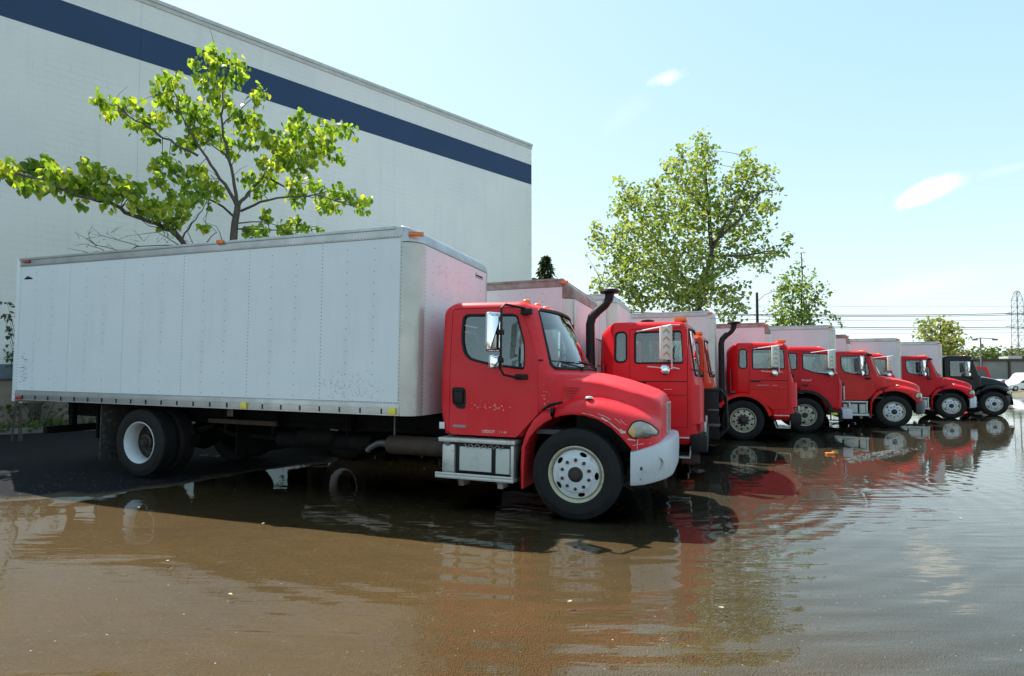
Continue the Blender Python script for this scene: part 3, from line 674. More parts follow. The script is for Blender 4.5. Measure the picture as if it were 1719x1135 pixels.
mb = MB(); limb(mb, [rel((t0.x, TY, 0.1), tree), rel(tp(1035, 960), tree), rel(tp(1045, 860), tree), rel(tp(1055, 785), tree)], 0.12, 0.08, 8, 0.01)
mb.build('trunk', 'bark', tree)
mb = MB(); nodes = []
for k, pts in BR.items():
    q = limb(mb, [rel(tp(*p), tree) for p in pts], 0.050 if k in 'ABC' else (0.035 if k in 'DEFL' else 0.022), 0.007, 6, 0.03); nodes += [(p, 1) for p in q[4:]]
mb.build('branches', 'bark', tree)
BL = """450,310,50 480,360,40 540,340,45 600,330,45 600,420,45 650,400,40 680,480,35 740,230,60 780,220,45 720,280,50 760,330,60 700,390,50 820,300,30 860,350,45
930,100,40 940,150,50 990,130,45 1060,150,45 1060,200,45 870,150,35 880,210,35 930,230,50 1000,230,40 1150,270,40 1140,310,40 950,300,55 920,370,60 850,400,60 930,450,60 1000,330,50 1080,390,60 1100,440,50 1140,400,40 860,480,50 820,510,40 1000,490,50 1020,540,40 1090,510,40
1180,480,55 1240,500,60 1300,450,60 1340,400,50 1290,540,70 1380,480,70 1450,440,60 1400,560,60 1330,600,60 1250,590,60 1180,600,50 1500,450,45 1550,450,40 1500,560,40 1450,520,50 1200,660,50 1110,660,50 1150,720,40
1320,680,60 1320,740,50 1400,700,50 1440,770,45 1500,720,50 1560,740,45 1600,790,40 1620,750,35 1480,780,40 750,580,45 700,600,45 780,620,45 720,670,50 820,700,50 880,620,45 900,680,50 960,710,50 880,760,50
910,880,30 1180,820,35 1110,900,40 1160,900,40 1280,860,45 1320,860,40 1360,880,30 1420,880,20 1260,890,40"""
BL2 = """680,760,45 620,700,40 560,700,45 650,790,50 720,800,60 790,760,50 800,820,50 760,860,50 600,760,50 20,600,50 40,640,40 110,700,40 150,620,55 200,600,50 180,690,50 250,640,60 280,700,50 330,660,60 380,700,50 400,620,50 460,640,50 380,600,40 440,700,50 500,720,50 560,680,50 480,770,35 350,770,25 90,640,35 -60,590,50 -120,580,45 -190,570,50 -260,560,50 -150,630,50 -230,640,45 -330,560,45 -400,540,45 -320,620,50"""
def blobs(s): return [tuple(float(v) for v in w.split(',')) for w in s.split()]
SC = 1 / 2.645 / F
twigs = MB()
def fill_tree(tr, blist, depth_of, per, size, single, nodes, tw):
    """leaves hung about each clump; the first `single` of them are parts of their own"""
    me1 = cached('leaf_single%g' % size, lambda: MB().add(*leaf_verts(size, size * 0.9)).mesh('leaf', 60, False))
    mb = MB(); cnt = 0; allp = []
    for (x, y, r) in blist:
        Yd = depth_of(x, y); c = Vector(px(*z7(x, y), Yd)); rr = r * SC * Yd * 1.02
        nn = min(nodes, key=lambda p: (p[0] + Vector(tr.location) - c).length)[0] + Vector(tr.location)
        tw.tube([nn - Vector(tr.location), nn.lerp(c, .6) + Vector((0, 0, .06)) - Vector(tr.location), c - Vector(tr.location)], [.012, .008, .004], 4)
        for _ in range(int(per * (r / 50) ** 2) + 2):
            d = Vector((random.gauss(0, 1), random.gauss(0, 1) * 1.3, random.gauss(0, 1))).normalized() * rr * random.random() ** 0.5
            allp.append(c + d)
    allp.sort(key=lambda p: p.y)
    step = max(1, len(allp) // max(1, single)); 
    for i, p in enumerate(allp):
        M = rnd_rot(0.95); s = random.uniform(0.75, 1.2)
        if cnt < single and (i % step == 0 or i < single // 2):
            o = link('leaf', me1, 'leaf_catalpa', tr); o.matrix_local = Matrix.Translation(p - Vector(tr.location)) @ M.to_4x4() @ Matrix.Scale(s, 4); cnt += 1
        else:
            vs, fs = leaf_verts(size * s, size * s * 0.9); mb.add([M @ Vector(v) + p - Vector(tr.location) for v in vs], fs)
    mb.build('foliage', 'leaf_catalpa', tr, angle=60, recalc=False, kind='stuff')
rs = random.Random(3)
fill_tree(tree, blobs(BL), lambda x, y: tyd(x) + rs.uniform(-.55, .75), 34, 0.172, 170, nodes, twigs)
# bare seed stalks
for _ in range(34):
    p = random.choice(nodes)[0]; e = p + Vector((random.uniform(-.5, .5), random.uniform(-.3, .3), random.uniform(.1, .6)))
    twigs.tube([p, p.lerp(e, .5) + Vector((0, 0, .05)), e], [.007, .005, .003], 4)
twigs.build('twigs', 'twig', tree, kind='stuff')

s0 = tp(815, 960); tree2 = empty('leaning_tree', (s0.x, TY, 0.15)); tag(tree2, 'leaning sapling whose long leafy branch reaches out to the left over the white box', 'tree')
mb = MB(); q = limb(mb, [rel((s0.x + .1, TY, .1), tree2), rel(tp(815, 950), tree2), rel(tp(770, 890, -.1), tree2)], .09, .07, 8, .01); mb.build('trunk', 'bark', tree2)
mb = MB(); q = limb(mb, [rel(tp(*p), tree2) for p in [(770, 890, -.1), (660, 850, -.2), (560, 810, -.3), (480, 765, -.3), (350, 740, -.3), (200, 680, -.4), (60, 630, -.4), (-120, 590, -.5), (-380, 560, -.5)]], .06, .012, 6, .03)
q2 = limb(mb, [rel(tp(*p), tree2) for p in [(810, 930, 0), (850, 860, .2), (900, 800, .3), (930, 740, .3)]], .025, .006, 5, .02)
q3 = limb(mb, [rel(tp(*p), tree2) for p in [(770, 890, -.1), (820, 850, .2), (870, 770, .3)]], .02, .005, 5, .02)
q4 = limb(mb, [rel(tp(*p), tree2) for p in [(810, 930, 0), (760, 900, -.3), (660, 870, -.5), (560, 800, -.6)]], .02, .005, 5, .02)
mb.build('branches', 'bark', tree2)
tw2 = MB(); nodes2 = [(p, 1) for p in q[2:]]
fill_tree(tree2, blobs(BL2), lambda x, y: tyd(x) - .3 + rs.uniform(-.4, .5), 33, 0.172, 110, nodes2, tw2)
# dead branches at the left foot
for a in [((800, 960), (620, 960), (480, 920), (400, 905)), ((620, 960), (560, 985), (430, 960), (330, 900)), ((560, 985), (470, 985), (380, 950), (330, 960)), ((800, 960), (700, 900), (560, 915)),
          ((900, 960), (960, 900), (900, 840), (940, 790)), ((1000, 960), (960, 870), (900, 850)), ((480, 985), (400, 990), (300, 970)), ((860, 960), (830, 880), (880, 810)), ((430, 960), (400, 930), (390, 890))]:
    limb(tw2, [rel(tp(x, y, random.uniform(-.5, .3)), tree2) for x, y in a], .014, .003, 4, .02)
for _ in range(40):
    p = Vector(rel(tp(random.uniform(330, 960), random.uniform(900, 975)), tree2)); e = p + Vector((random.uniform(-.35, .35), random.uniform(-.2, .2), random.uniform(.02, .3)))
    tw2.tube([p, e], [.006, .002], 4)
tw2.build('twigs', 'twig', tree2, kind='stuff')

# shrub at the rear corner of the first box and weeds on the strip
sh = empty('wall_shrub', (px(20, 600, 12.8).x, 12.8, 0.15)); tag(sh, 'thin leafy shoots poking out behind the rear edge of the white box', 'shrub')
mb = MB(); sm = MB()
for (x, y) in ((12, 508), (14, 528), (6, 530), (16, 552), (14, 562), (15, 595), (20, 535), (26, 515), (28, 560)):
    c = rel(px(x, y, 12.8 + random.uniform(-.2, .3)), sh); leaf_cloud(mb, c, .10, 7, .09); sm.tube([Vector((random.uniform(0, .3), 0, 0)), Vector((.2, 0, c.z * .6)), c], [.012, .008, .004], 4)
mb.build('foliage', 'leaf_dark', sh, recalc=False, angle=60, kind='stuff'); sm.build('stem', 'twig', sh)
mb = MB()
for _ in range(1500):
    p = strip_pt(random.uniform(2, 32), random.uniform(0.1, 1.9)); h = random.uniform(.08, .38); a = random.uniform(0, 6.28); dx, dy = math.cos(a) * h * .4, math.sin(a) * h * .4; w = .012
    mb.add([(p.x - w, p.y, .17), (p.x + w, p.y, .17), (p.x + dx * .5 + w, p.y + dy * .5, .17 + h * .7), (p.x + dx, p.y + dy, .17 + h)], [(0, 1, 2, 3)])
for _ in range(34):
    p = strip_pt(random.uniform(10, 20), random.uniform(-.1, 1.0)); leaf_cloud(mb, Vector((p.x, p.y, .3)), .22, 26, .08, .3, .7)
tag(mb.build('weeds', 'grass_mat', angle=0, recalc=False), 'weeds and rough grass growing on the strip behind the kerb', 'weeds', kind='stuff')

for k in range(9):      # bushes added along the strip to keep the white wall out of reflections
    p = strip_pt(9.5 + k * 2.6, 1.1); hb = 1.7 + .9 * hsh(k, 7); o = empty('screen_bush', (p.x, p.y, .17)); mb = MB(); sm = MB()
    for _ in range(26):
        c = Vector((random.gauss(0, .55), random.gauss(0, .4), random.uniform(.25, hb))); leaf_cloud(mb, c, .34, 16, .13, .4); sm.tube([Vector((c.x * .2, c.y * .2, 0)), c * .6, c], [.012, .008, .003], 4)
    mb.build('foliage', 'leaf_dark', o, angle=0, recalc=False, kind='stuff'); sm.build('stem', 'twig', o, kind='stuff')
    tag(o, 'dark bush added behind the parked trucks to screen the white wall, ' + ['first', 'second', 'third', 'fourth', 'fifth', 'sixth', 'seventh', 'eighth', 'ninth'][k] + ' from the left', 'bush', 'bushes added on the strip behind the trucks')

# ------------------------------------------------------------------ background trees
def bg_tree(name, label, Y, list_px, leaf, m, dens, trunk_px, limbs, yr=1.0, rtrunk=.22, down=.3, yflat=1.0):
    b = px(trunk_px[0][0], trunk_px[0][1], Y); o = empty(name, (b.x, Y, .08)); tag(o, label, 'tree')
    L = Vector(o.location); mb = MB()
    limb(mb, [Vector((0, 0, -.1))] + [px(x, y, Y) - L for x, y in trunk_px], rtrunk, rtrunk * .3, 8, rtrunk * .15); mb.build('trunk', 'bark', o)
    mb = MB(); lp = []
    for pts in limbs:
        q = limb(mb, [px(x, y, Y + random.uniform(-1, 1) * yr * (i > 0)) - L for i, (x, y) in enumerate(pts)], rtrunk * .4, rtrunk * .08, 5, rtrunk * .2); lp += q
    if not lp: lp = [px(x, y, Y) - L for x, y in trunk_px]
    mf = MB()
    for (x, y, r) in list_px:
        rr = r / F * Y; n = max(3, int(dens * (r * r) / 100.0))
        for _ in range(2 if r > 12 else 1):
            c = px(x, y, Y + random.uniform(-1, 1) * yr) - L
            nn = min(lp, key=lambda p: (p - c).length); mb.tube([nn, nn.lerp(c, .5) + Vector((0, 0, rr * .1)), c], [rtrunk * .1, rtrunk * .07, rtrunk * .03], 4)
            k = max(2, n // 4)
            for _ in range(k):      # sprays of leaves
                d = Vector((random.gauss(0, 1), random.gauss(0, 1), random.gauss(0, 1))).normalized() * rr * random.random() ** .5
                leaf_cloud(mf, c + d, leaf * 1.5, 3, leaf, down)
    mb.build('branches', 'bark', o); mf.build('crown', m, o, angle=0, recalc=False, kind='stuff')
    return o
z8 = lambda x, y: (860 + x / 3.07, 200 + y / 3.07)
PB = """970,120,60 1010,160,50 870,190,60 800,240,50 950,220,80 1030,230,60 560,330,40 570,400,60 640,380,60 740,340,60 620,460,90 540,480,50 730,430,100 850,330,110 960,330,100 880,450,130 1010,430,100 760,560,130 1210,200,50 1180,270,70 1250,260,60 1330,280,45 1290,340,50 1200,350,80 1120,330,60 1130,430,90 1240,430,80 1320,460,50 1380,370,35 1090,500,100 1200,530,90 960,560,120 640,580,110 540,600,80 440,570,50 430,620,50 500,680,80 620,700,110 740,700,110 860,690,120 980,680,100 1100,620,90 1200,620,70 1290,580,50 1340,570,30 1320,690,50 1380,690,40 1420,620,40 1250,720,60 1290,760,45 1180,720,60 1110,740,80 1000,790,110 870,800,120 740,810,110 620,800,100 540,770,80 480,840,60 430,860,40 600,880,90 720,900,100 850,900,110 980,900,110 1080,870,90 1190,870,40 1140,930,60 1180,980,40 1100,1000,60 380,690,20 420,750,20 640,950,80 900,960,100 1090,1040,30"""
pb = [(*z8(x, y), r / 3.07) for x, y, r in blobs(PB)]
bg_tree('poplar_tree', 'tall airy green poplar rising behind the middle truck boxes', 31, pb, .215, 'leaf_poplar', 15.5,
        [(1165, 560), (1180, 480), (1195, 420), (1190, 360), (1185, 300), (1178, 240)],
        [[(1175, 500), (1120, 430), (1075, 370), (1045, 310)], [(1180, 480), (1110, 470), (1040, 420), (1000, 400)], [(1195, 420), (1230, 350), (1255, 300), (1255, 262)], [(1195, 430), (1250, 430), (1300, 420), (1325, 402)],
         [(1190, 360), (1150, 310), (1130, 270)], [(1195, 410), (1240, 370), (1280, 320), (1312, 318)], [(1175, 500), (1090, 500), (1010, 475)], [(1178, 490), (1220, 480), (1250, 500)]], yr=2.6, rtrunk=.20)
sb = [(1345, 425, 6), (1345, 440, 8), (1340, 455, 11), (1325, 462, 12), (1360, 457, 10), (1375, 480, 12), (1385, 490, 8), (1308, 472, 8), (1320, 482, 18), (1345, 480, 18), (1305, 500, 12), (1330, 505, 22), (1360, 505, 20), (1320, 530, 22), (1350, 530, 22), (1375, 525, 12), (1395, 535, 10), (1410, 542, 7), (1298, 522, 9), (1340, 548, 25), (1310, 550, 16)]
bg_tree('sapling_tree', 'small young poplar between the utility pole and the power lines', 36, [(1345 + (x - 1345) * 1.1, y, r) for x, y, r in sb], .21, 'leaf_poplar', 30.0, [(1345, 590), (1345, 520), (1347, 460), (1345, 425)],
        [[(1345, 540), (1320, 500), (1308, 475)], [(1345, 530), (1370, 500), (1384, 485)], [(1346, 550), (1380, 535), (1408, 540)]], yr=1.2, rtrunk=.09)
tb = [(1575, 536, 9), (1555, 546, 13), (1592, 546, 13), (1570, 560, 20), (1600, 560, 14), (1543, 560, 10), (1610, 574, 11), (1590, 580, 20), (1560, 578, 16), (1620, 570, 7), (1580, 595, 22)]
bg_tree('yellowing_tree', 'olive and yellowing tree above the last white box', 62, tb, .36, 'leaf_brownish', 46.0, [(1583, 640), (1582, 580), (1578, 545)],
        [[(1582, 600), (1560, 565), (1548, 555)], [(1582, 590), (1600, 565), (1616, 572)]], yr=2.2, rtrunk=.22)
# spruce beyond the warehouse corner
sp = empty('spruce_tree', (px(916, 500, 58).x, 58, .08)); tag(sp, 'dark conifer top between the warehouse corner and the second truck box', 'tree')
L = Vector(sp.location); top = px(915, 429, 58) - L
MB().tube([(0, 0, -.1), (0, 0, top.z * .6), (top.x, 0, top.z)], [.22, .14, .03], 8).build('trunk', 'bark', sp)
mb = MB()
z = 2.0
while z < top.z:
    f = (top.z - z) / top.z; rad = .15 + 4.6 * f
    for k in range(int(14 + 20 * f)):
        a = random.uniform(0, 6.28); rr = rad * random.uniform(.6, 1.05); e = Vector((math.cos(a) * rr, math.sin(a) * rr, z - rr * .22 + random.uniform(-.15, .15)))
        for t in (.35, .55, .75, .9, 1.0):
            c = Vector((0, 0, z)).lerp(e, t) + Vector((random.uniform(-.1, .1), random.uniform(-.1, .1), random.uniform(-.1, .1))); M = Matrix.Rotation(a, 3, 'Z') @ Matrix.Rotation(random.gauss(.2, .4), 3, 'Y') @ Matrix.Rotation(random.gauss(0, .5), 3, 'X')
            vs, fs = leaf_verts(.55, .30, .1, .25); mb.add([M @ Vector(v) + c for v in vs], fs)
    z += .35
mb.build('crown', 'leaf_dark', sp, angle=0, recalc=False, kind='stuff')
# distant wood
mb = MB(); rw = random.Random(5)
for i in range(520):
    x = rw.uniform(60, 420); y = rw.uniform(228, 262) ; hgt = 12.6 + 3.4 * vnoise(x * .05, 3) + 1.5 * rw.random(); c = Vector((x, y, 0))
    for _ in range(46):
        d = Vector((rw.gauss(0, 1), rw.gauss(0, 1), rw.gauss(0, 1))).normalized() * rw.random() ** .4; p = c + Vector((d.x * 4, d.y * 4, hgt * .62 + d.z * hgt * .40))
        s = rw.uniform(.9, 1.7); M = rnd_rot(.2); vs, fs = leaf_verts(s, s); mb.add([M @ Vector(v) + p for v in vs], fs)
tag(mb.build('far_wood', 'leaf_woods', angle=0, recalc=False), 'distant green wood along the horizon behind the low grey building', 'woodland', kind='stuff')
MB().box(40, 430, 262, 266, 0, 9.5).build('wood_backstop', 'leaf_woods', angle=0, kind='structure')  # flat backing slab added behind the distant trees, no real terrain

# ------------------------------------------------------------------ far yard: building, poles, tower, wires, parked vehicles
fb = empty('low_building', (0, 0, 0)); tag(fb, 'long low grey shed with a dark gutter line at the far side of the yard', 'building')
YB = 150
xa = px(1600, 620, YB).x
def zz(py, Y): return px(CX, py, Y).z
h0 = zz(603.5, YB)
for k in range(9):
    x0 = xa + k * 7.4
    MB().box(x0 + .06, x0 + 7.34, YB, YB + 20, -.05, h0 - .5).build('wall_panel', 'far_wall', fb, angle=0)
MB().box(xa - .3, xa + 67, YB - .35, YB + 20.2, h0 - .5, h0 + .15).build('gutter', 'far_dark', fb, angle=0)
for k in range(10):
    x0 = xa + k * 7.4; MB().box(x0 - .25, x0 + .25, YB - .3, YB - .02, -.05, h0 - .5).build('downpipe', 'far_dark', fb, angle=0)
vx = px(1697, 600, YB + 6).x; MB().box(vx - 1.6, vx + 2.2, YB + 5, YB + 8, h0 + .1, h0 + 1.0, bev=.1).build('roof_vent', 'coping', fb)

def pole(name, pxx, ytop, Y, r, m, label, cat, lamp=None):
    b = px(pxx, 640, Y); o = empty(name, (b.x, Y, .05)); tag(o, label, cat); t = zz(ytop, Y)
    MB().tube([(0, 0, -.2), (0, 0, t * .5), (0, 0, t)], [r, r * .85, r * .7], 10).build('pole', m, o)
    return o, t
o, t = pole('utility_pole', 1273, 492, 55, .17, 'pole_black', 'dark wooden utility pole with a thin lamp arm beside the poplar', 'utility pole')
MB().tube([(0, 0, t - .9), (.8, 0, t - .2), (1.6, 0, t + .1), (1.95, 0, t + .1)], .03, 6).build('lamp_arm', 'pole_grey', o)
MB().tube([(1.9, 0, t + .1), (2.4, 0, t + .06)], [.07, .12], 8).build('lamp_head', 'pole_grey', o)
MB().box(-.9, .9, -.06, .06, t - 3.3, t - 3.18).build('crossarm', 'pole_black', o)
o, t = pole('light_pole', 1648, 568, 70, .11, 'pole_grey', 'slim light pole with twin lamp heads in front of the distant wood', 'light pole')
MB().tube([(-.6, 0, t - .1), (0, 0, t), (1.7, 0, t - .1)], .05, 6).build('lamp_arm', 'pole_grey', o)
for xx in (-.7, 1.8): MB().box(xx - .28, xx + .28, -.14, .14, t - .32, t - .1, bev=.04).build('lamp_head', 'pole_grey', o)

# lattice tower
YT = 210
tw = empty('transmission_tower', (px(1710.5, 600, YT).x, YT, 0)); tag(tw, 'tall steel lattice power line tower at the right edge', 'tower')
HT = zz(487, YT)
def tw_w(z):
    f = z / HT
    if f < .42: return 2.9 - (2.9 - 1.35) * f / .42
    if f < .93: return 1.35 - .2 * (f - .42) / .51
    return 1.15 * (1 - (f - .93) / .07) + .12
mb = MB(); zs = [0, 5, 9.5, 13.5, 16.5, 19, 21.5, 24, 26.5, 29, 31.5]; zs = [v * HT / 32.5 for v in zs] + [HT * .99]
for sx, sy in ((-1, -1), (1, -1), (1, 1), (-1, 1)):
    mb.tube([(sx * tw_w(v), sy * tw_w(v), v) for v in zs], .085, 5)
for a, b in zip(zs[:-1], zs[1:]):
    for (p, q) in (((-1, -1), (1, -1)), ((1, -1), (1, 1)), ((1, 1), (-1, 1)), ((-1, 1), (-1, -1))):
        wa, wb_ = tw_w(a), tw_w(b)
        mb.tube([(p[0] * wa, p[1] * wa, a), (q[0] * wb_, q[1] * wb_, b)], .042, 4); mb.tube([(q[0] * wa, q[1] * wa, a), (p[0] * wb_, p[1] * wb_, b)], .042, 4)
        mb.tube([(p[0] * wb_, p[1] * wb_, b), (q[0] * wb_, q[1] * wb_, b)], .042, 4)
mb.build('lattice', 'tower_steel', tw, angle=0, recalc=False)
arms = []
for pyv in (527, 549):
    z = zz(pyv, YT)
    mb = MB()
    for s in (-1, 1):
        mb.tube([(s * 1.2, 0, z + .9), (s * 4.6, 0, z)], .09, 4); mb.tube([(s * 1.2, 0, z - .3), (s * 4.6, 0, z)], .09, 4)
    mb.build('crossarm', 'tower_steel', tw, angle=0, recalc=False)
# power lines run left from the tower
def wire(y_l, y_r, rad, xl=1040, Yl=150, sag=1.5, yoff=0):
    a = px(xl, y_l, Yl); b = px(1712, y_r, YT + yoff); e = b + (b - a) * .6; pts = []
    for k in range(25):
        t = k / 24; p = a.lerp(b, t); p.z -= sag * 4 * t * (1 - t) * .5; pts.append(p)
    mb = MB(); mb.tube(pts + [e], rad, 4, cap=False)
    return mb
for i, (yl, yr, rr) in enumerate([(506, 514, .05), (524, 526, .15), (526, 528.5, .12), (531, 537, .07), (541, 549, .15), (544, 552, .09), (552, 558, .05)]):
    o = wire(yl, yr, rr * .8, yoff=i * .6).build('power_line', 'wire', angle=0, recalc=False)
    tag(o, ['topmost faint power line', 'upper thick power line, the higher of a close pair', 'upper thick power line, the lower of a close pair', 'thin power line halfway between the two thick pairs', 'lower thick power line, the higher of a close pair', 'lower thick power line, the lower of a close pair', 'lowest faint power line'][i] + ' leaving the lattice tower', 'power line', 'power lines strung from the lattice tower')
for k, (ya, yb) in enumerate([(508, 532), (516, 536), (522, 541)]):
    a = px(1180, yb, 60); b = px(1273, ya + 6, 55); c = px(1420, ya + 26, 90)
    mb = MB(); mb.tube([a, a.lerp(b, .5) - Vector((0, 0, .2)), b, b.lerp(c, .5) - Vector((0, 0, .5)), c], .016, 4, cap=False)
    o = mb.build('service_wire', 'wire', angle=0, recalc=False); tag(o, ['highest', 'middle', 'lowest'][k] + ' of the thin wires hanging from the dark utility pole', 'wire', 'wires on the utility pole')

def wheel_small(parent, x, y, r=.33, w=.22):
    o = MB().lathe([(r * .55, 0), (r * .95, 0), (r, .04), (r, w - .04), (r * .95, w), (r * .55, w)], (x, y, r), n=20).build('wheel', 'tyre', parent)
    MB().lathe([(.001, -.004), (r * .5, -.004), (r * .56, .01), (r * .56, w - .01)], (x, y, r), n=16).build('rim', 'rim_white', o)
def small_vehicle(name, cat, label, pxx, Y, rz_, m, prof, win, Wd, Lw, group=None):
    p = px(pxx, 640, Y); o = empty(name, (p.x, Y, .09), rz_); tag(o, label, cat, group)
    loft_body((prof, [.10] * len(prof)), Wd / 2, .07, 4).build('body', m, o)
    for w in win:
        for s in (-1, 1):
            MB().prism(rpoly(w, .06, 3), 'y', s * (Wd / 2 + .003), s * (Wd / 2 - .02)).build('window', 'glass_dark', o)
    for x in Lw:
        for s in (-1, 1): wheel_small(o, x, (-Wd / 2 - .01) if s < 0 else Wd / 2 - .21)
    x1 = max(a for a, b in prof)
    for s in (-1, 1): MB().box(x1 - .06, x1 + .012, s * (Wd / 2 - .3) - .12, s * (Wd / 2 - .3) + .12, .62, .78, bev=.02).build('headlight', 'lens', o)
    return o
VAN = [(-2.7, .35), (2.5, .35), (2.6, .8), (2.45, 1.15), (1.75, 1.35), (1.15, 2.05), (.8, 2.25), (-2.6, 2.25), (-2.72, 1.2)]
VW = [[(.35, 1.35), (1.5, 1.35), (1.05, 1.95), (.35, 1.95)]]
CAR = [(-2.2, .3), (2.2, .3), (2.25, .7), (1.1, .92), (.45, 1.4), (-1.1, 1.42), (-1.7, .98), (-2.25, .92)]
CW = [[(-1.45, .98), (-.9, 1.33), (-.2, 1.34), (-.2, .98)], [(-.12, .98), (-.12, 1.34), (.35, 1.33), (.85, .98)]]
small_vehicle('parked_van', 'van', 'white panel van parked before the low grey building at the right edge', 1726, 74, R(186), 'van_white', VAN, VW + [[(-2.3, 1.3), (-.2, 1.3), (-.2, 1.9), (-2.3, 1.9)]], 2.0, (-1.7, 1.75))
small_vehicle('parked_car', 'car', 'silver white car parked at the right edge just in front of the white van', 1713, 66, R(180), 'van_white', CAR, CW, 1.75, (-1.35, 1.35), 'cars parked behind the black truck')
small_vehicle('parked_car', 'car', 'pale blue car parked behind the nose of the black truck', 1679, 76, R(184), 'car_blue', CAR, CW, 1.75, (-1.35, 1.35), 'cars parked behind the black truck')
small_vehicle('parked_car', 'car', 'silver car half hidden by the hood of the black truck', 1666, 84, R(176), 'car_silver', CAR, CW, 1.75, (-1.35, 1.35), 'cars parked behind the black truck')
small_vehicle('parked_pickup', 'truck', 'red vehicle roof showing just behind the windshield of the black truck', 1634, 62, R(-12), 'paint_red', [(-2.6, .4), (2.5, .4), (2.5, 1.2), (1.3, 1.35), (.8, 2.75), (-.7, 2.8), (-.75, 1.4), (-2.6, 1.4)], [[(-.5, 1.6), (.85, 1.6), (.6, 2.5), (-.5, 2.5)]], 2.0, (-1.7, 1.6))
mb = MB()
for _ in range(2600):
    x = random.uniform(40, 240); y = random.uniform(72, 110) if False else random.uniform(92, 96); h = random.uniform(.1, .3)
    mb.add([(x - .06, y, .05), (x + .06, y, .05), (x + random.uniform(-.1, .1), y, .05 + h)], [(0, 1, 2)])
MB().box(40, 240, 90, 97, .10, .14).build('verge', 'leaf_woods', angle=0, kind='structure')
tag(mb.build('verge_grass', 'grass_mat', angle=0, recalc=False), 'thin strip of grass in front of the parked van and cars', 'grass', kind='stuff')

# ------------------------------------------------------------------ trucks: running gear
ANG = R(19.5)
FW = Vector((math.cos(ANG), -math.sin(ANG), 0)); LF = Vector((math.sin(ANG), math.cos(ANG), 0))
def part(name, key, fn, m, parent, loc=None, kind=None):
    me = cached(key, fn); o = link(name, me, m, parent, kind=kind)
    if loc is not None: o.location = loc
    return o

def tyre_mesh(R_=.505, r=.292, w=.27):
    h = w / 2; prof = [(r, h * .72), (r + .012, h * .80), (r + .03, h * .93), (r + .05, h * .98), (r + .053, h * .965), (r + .10, h * 1.02), (r + .14, h * 1.0), (r + .143, h * .985), (R_ - .045, h * .93), (R_ - .018, h * .86), (R_ - .004, h * .80)]
    prof2 = []
    for k, x in enumerate((.80, .48, .44, .16, .12, -.12, -.16, -.44, -.48, -.80)):
        prof2.append((R_ - (.014 if False else 0), h * x))
    groove = [(R_, h * .50), (R_ - .013, h * .48), (R_ - .013, h * .42), (R_, h * .40), (R_, h * .17), (R_ - .013, h * .15), (R_ - .013, h * .09), (R_, h * .07)]
    g2 = [(a, -b) for a, b in reversed(groove)]
    full = prof + groove + g2 + [(a, -b) for a, b in reversed(prof)] + [(r, 0)]
    return MB().lathe(full, (0, 0, 0), n=72, closed=True).mesh('tyre', 30)
# front wheel: local -y is the outer face
def disc_mesh(nh, rh, hw, hh, rot0=0.3, dish=0.0, nuts=10):
    # face plate curved slightly, y outward is negative
    prof = [(.075, -.085), (.19, -.078), (.215, -.060), (.262, -.052), (.272, -.035), (.278, -.02), (.278, -.008), (.262, -.034), (.212, -.045), (.19, -.062), (.075, -.07)]
    me = MB().lathe(prof, (0, 0, 0), n=60, closed=True).mesh('disc', 30)
    cut = MB()
    for k in range(nh):
        a = rot0 + 2 * math.pi * k / nh; c = (rh * math.cos(a), rh * math.sin(a)); pl = []
        for q in range(14):
            t = 2 * math.pi * q / 14; u = hw * math.cos(t); v = hh * math.sin(t); pl.append((c[0] - u * math.sin(a) + v * math.cos(a), c[1] + u * math.cos(a) + v * math.sin(a)))
        cut.prism(pl, 'y', -.3, .2)
    me = boolean(me, [cut.mesh('c', 0)]); return finish(me, angle=30)
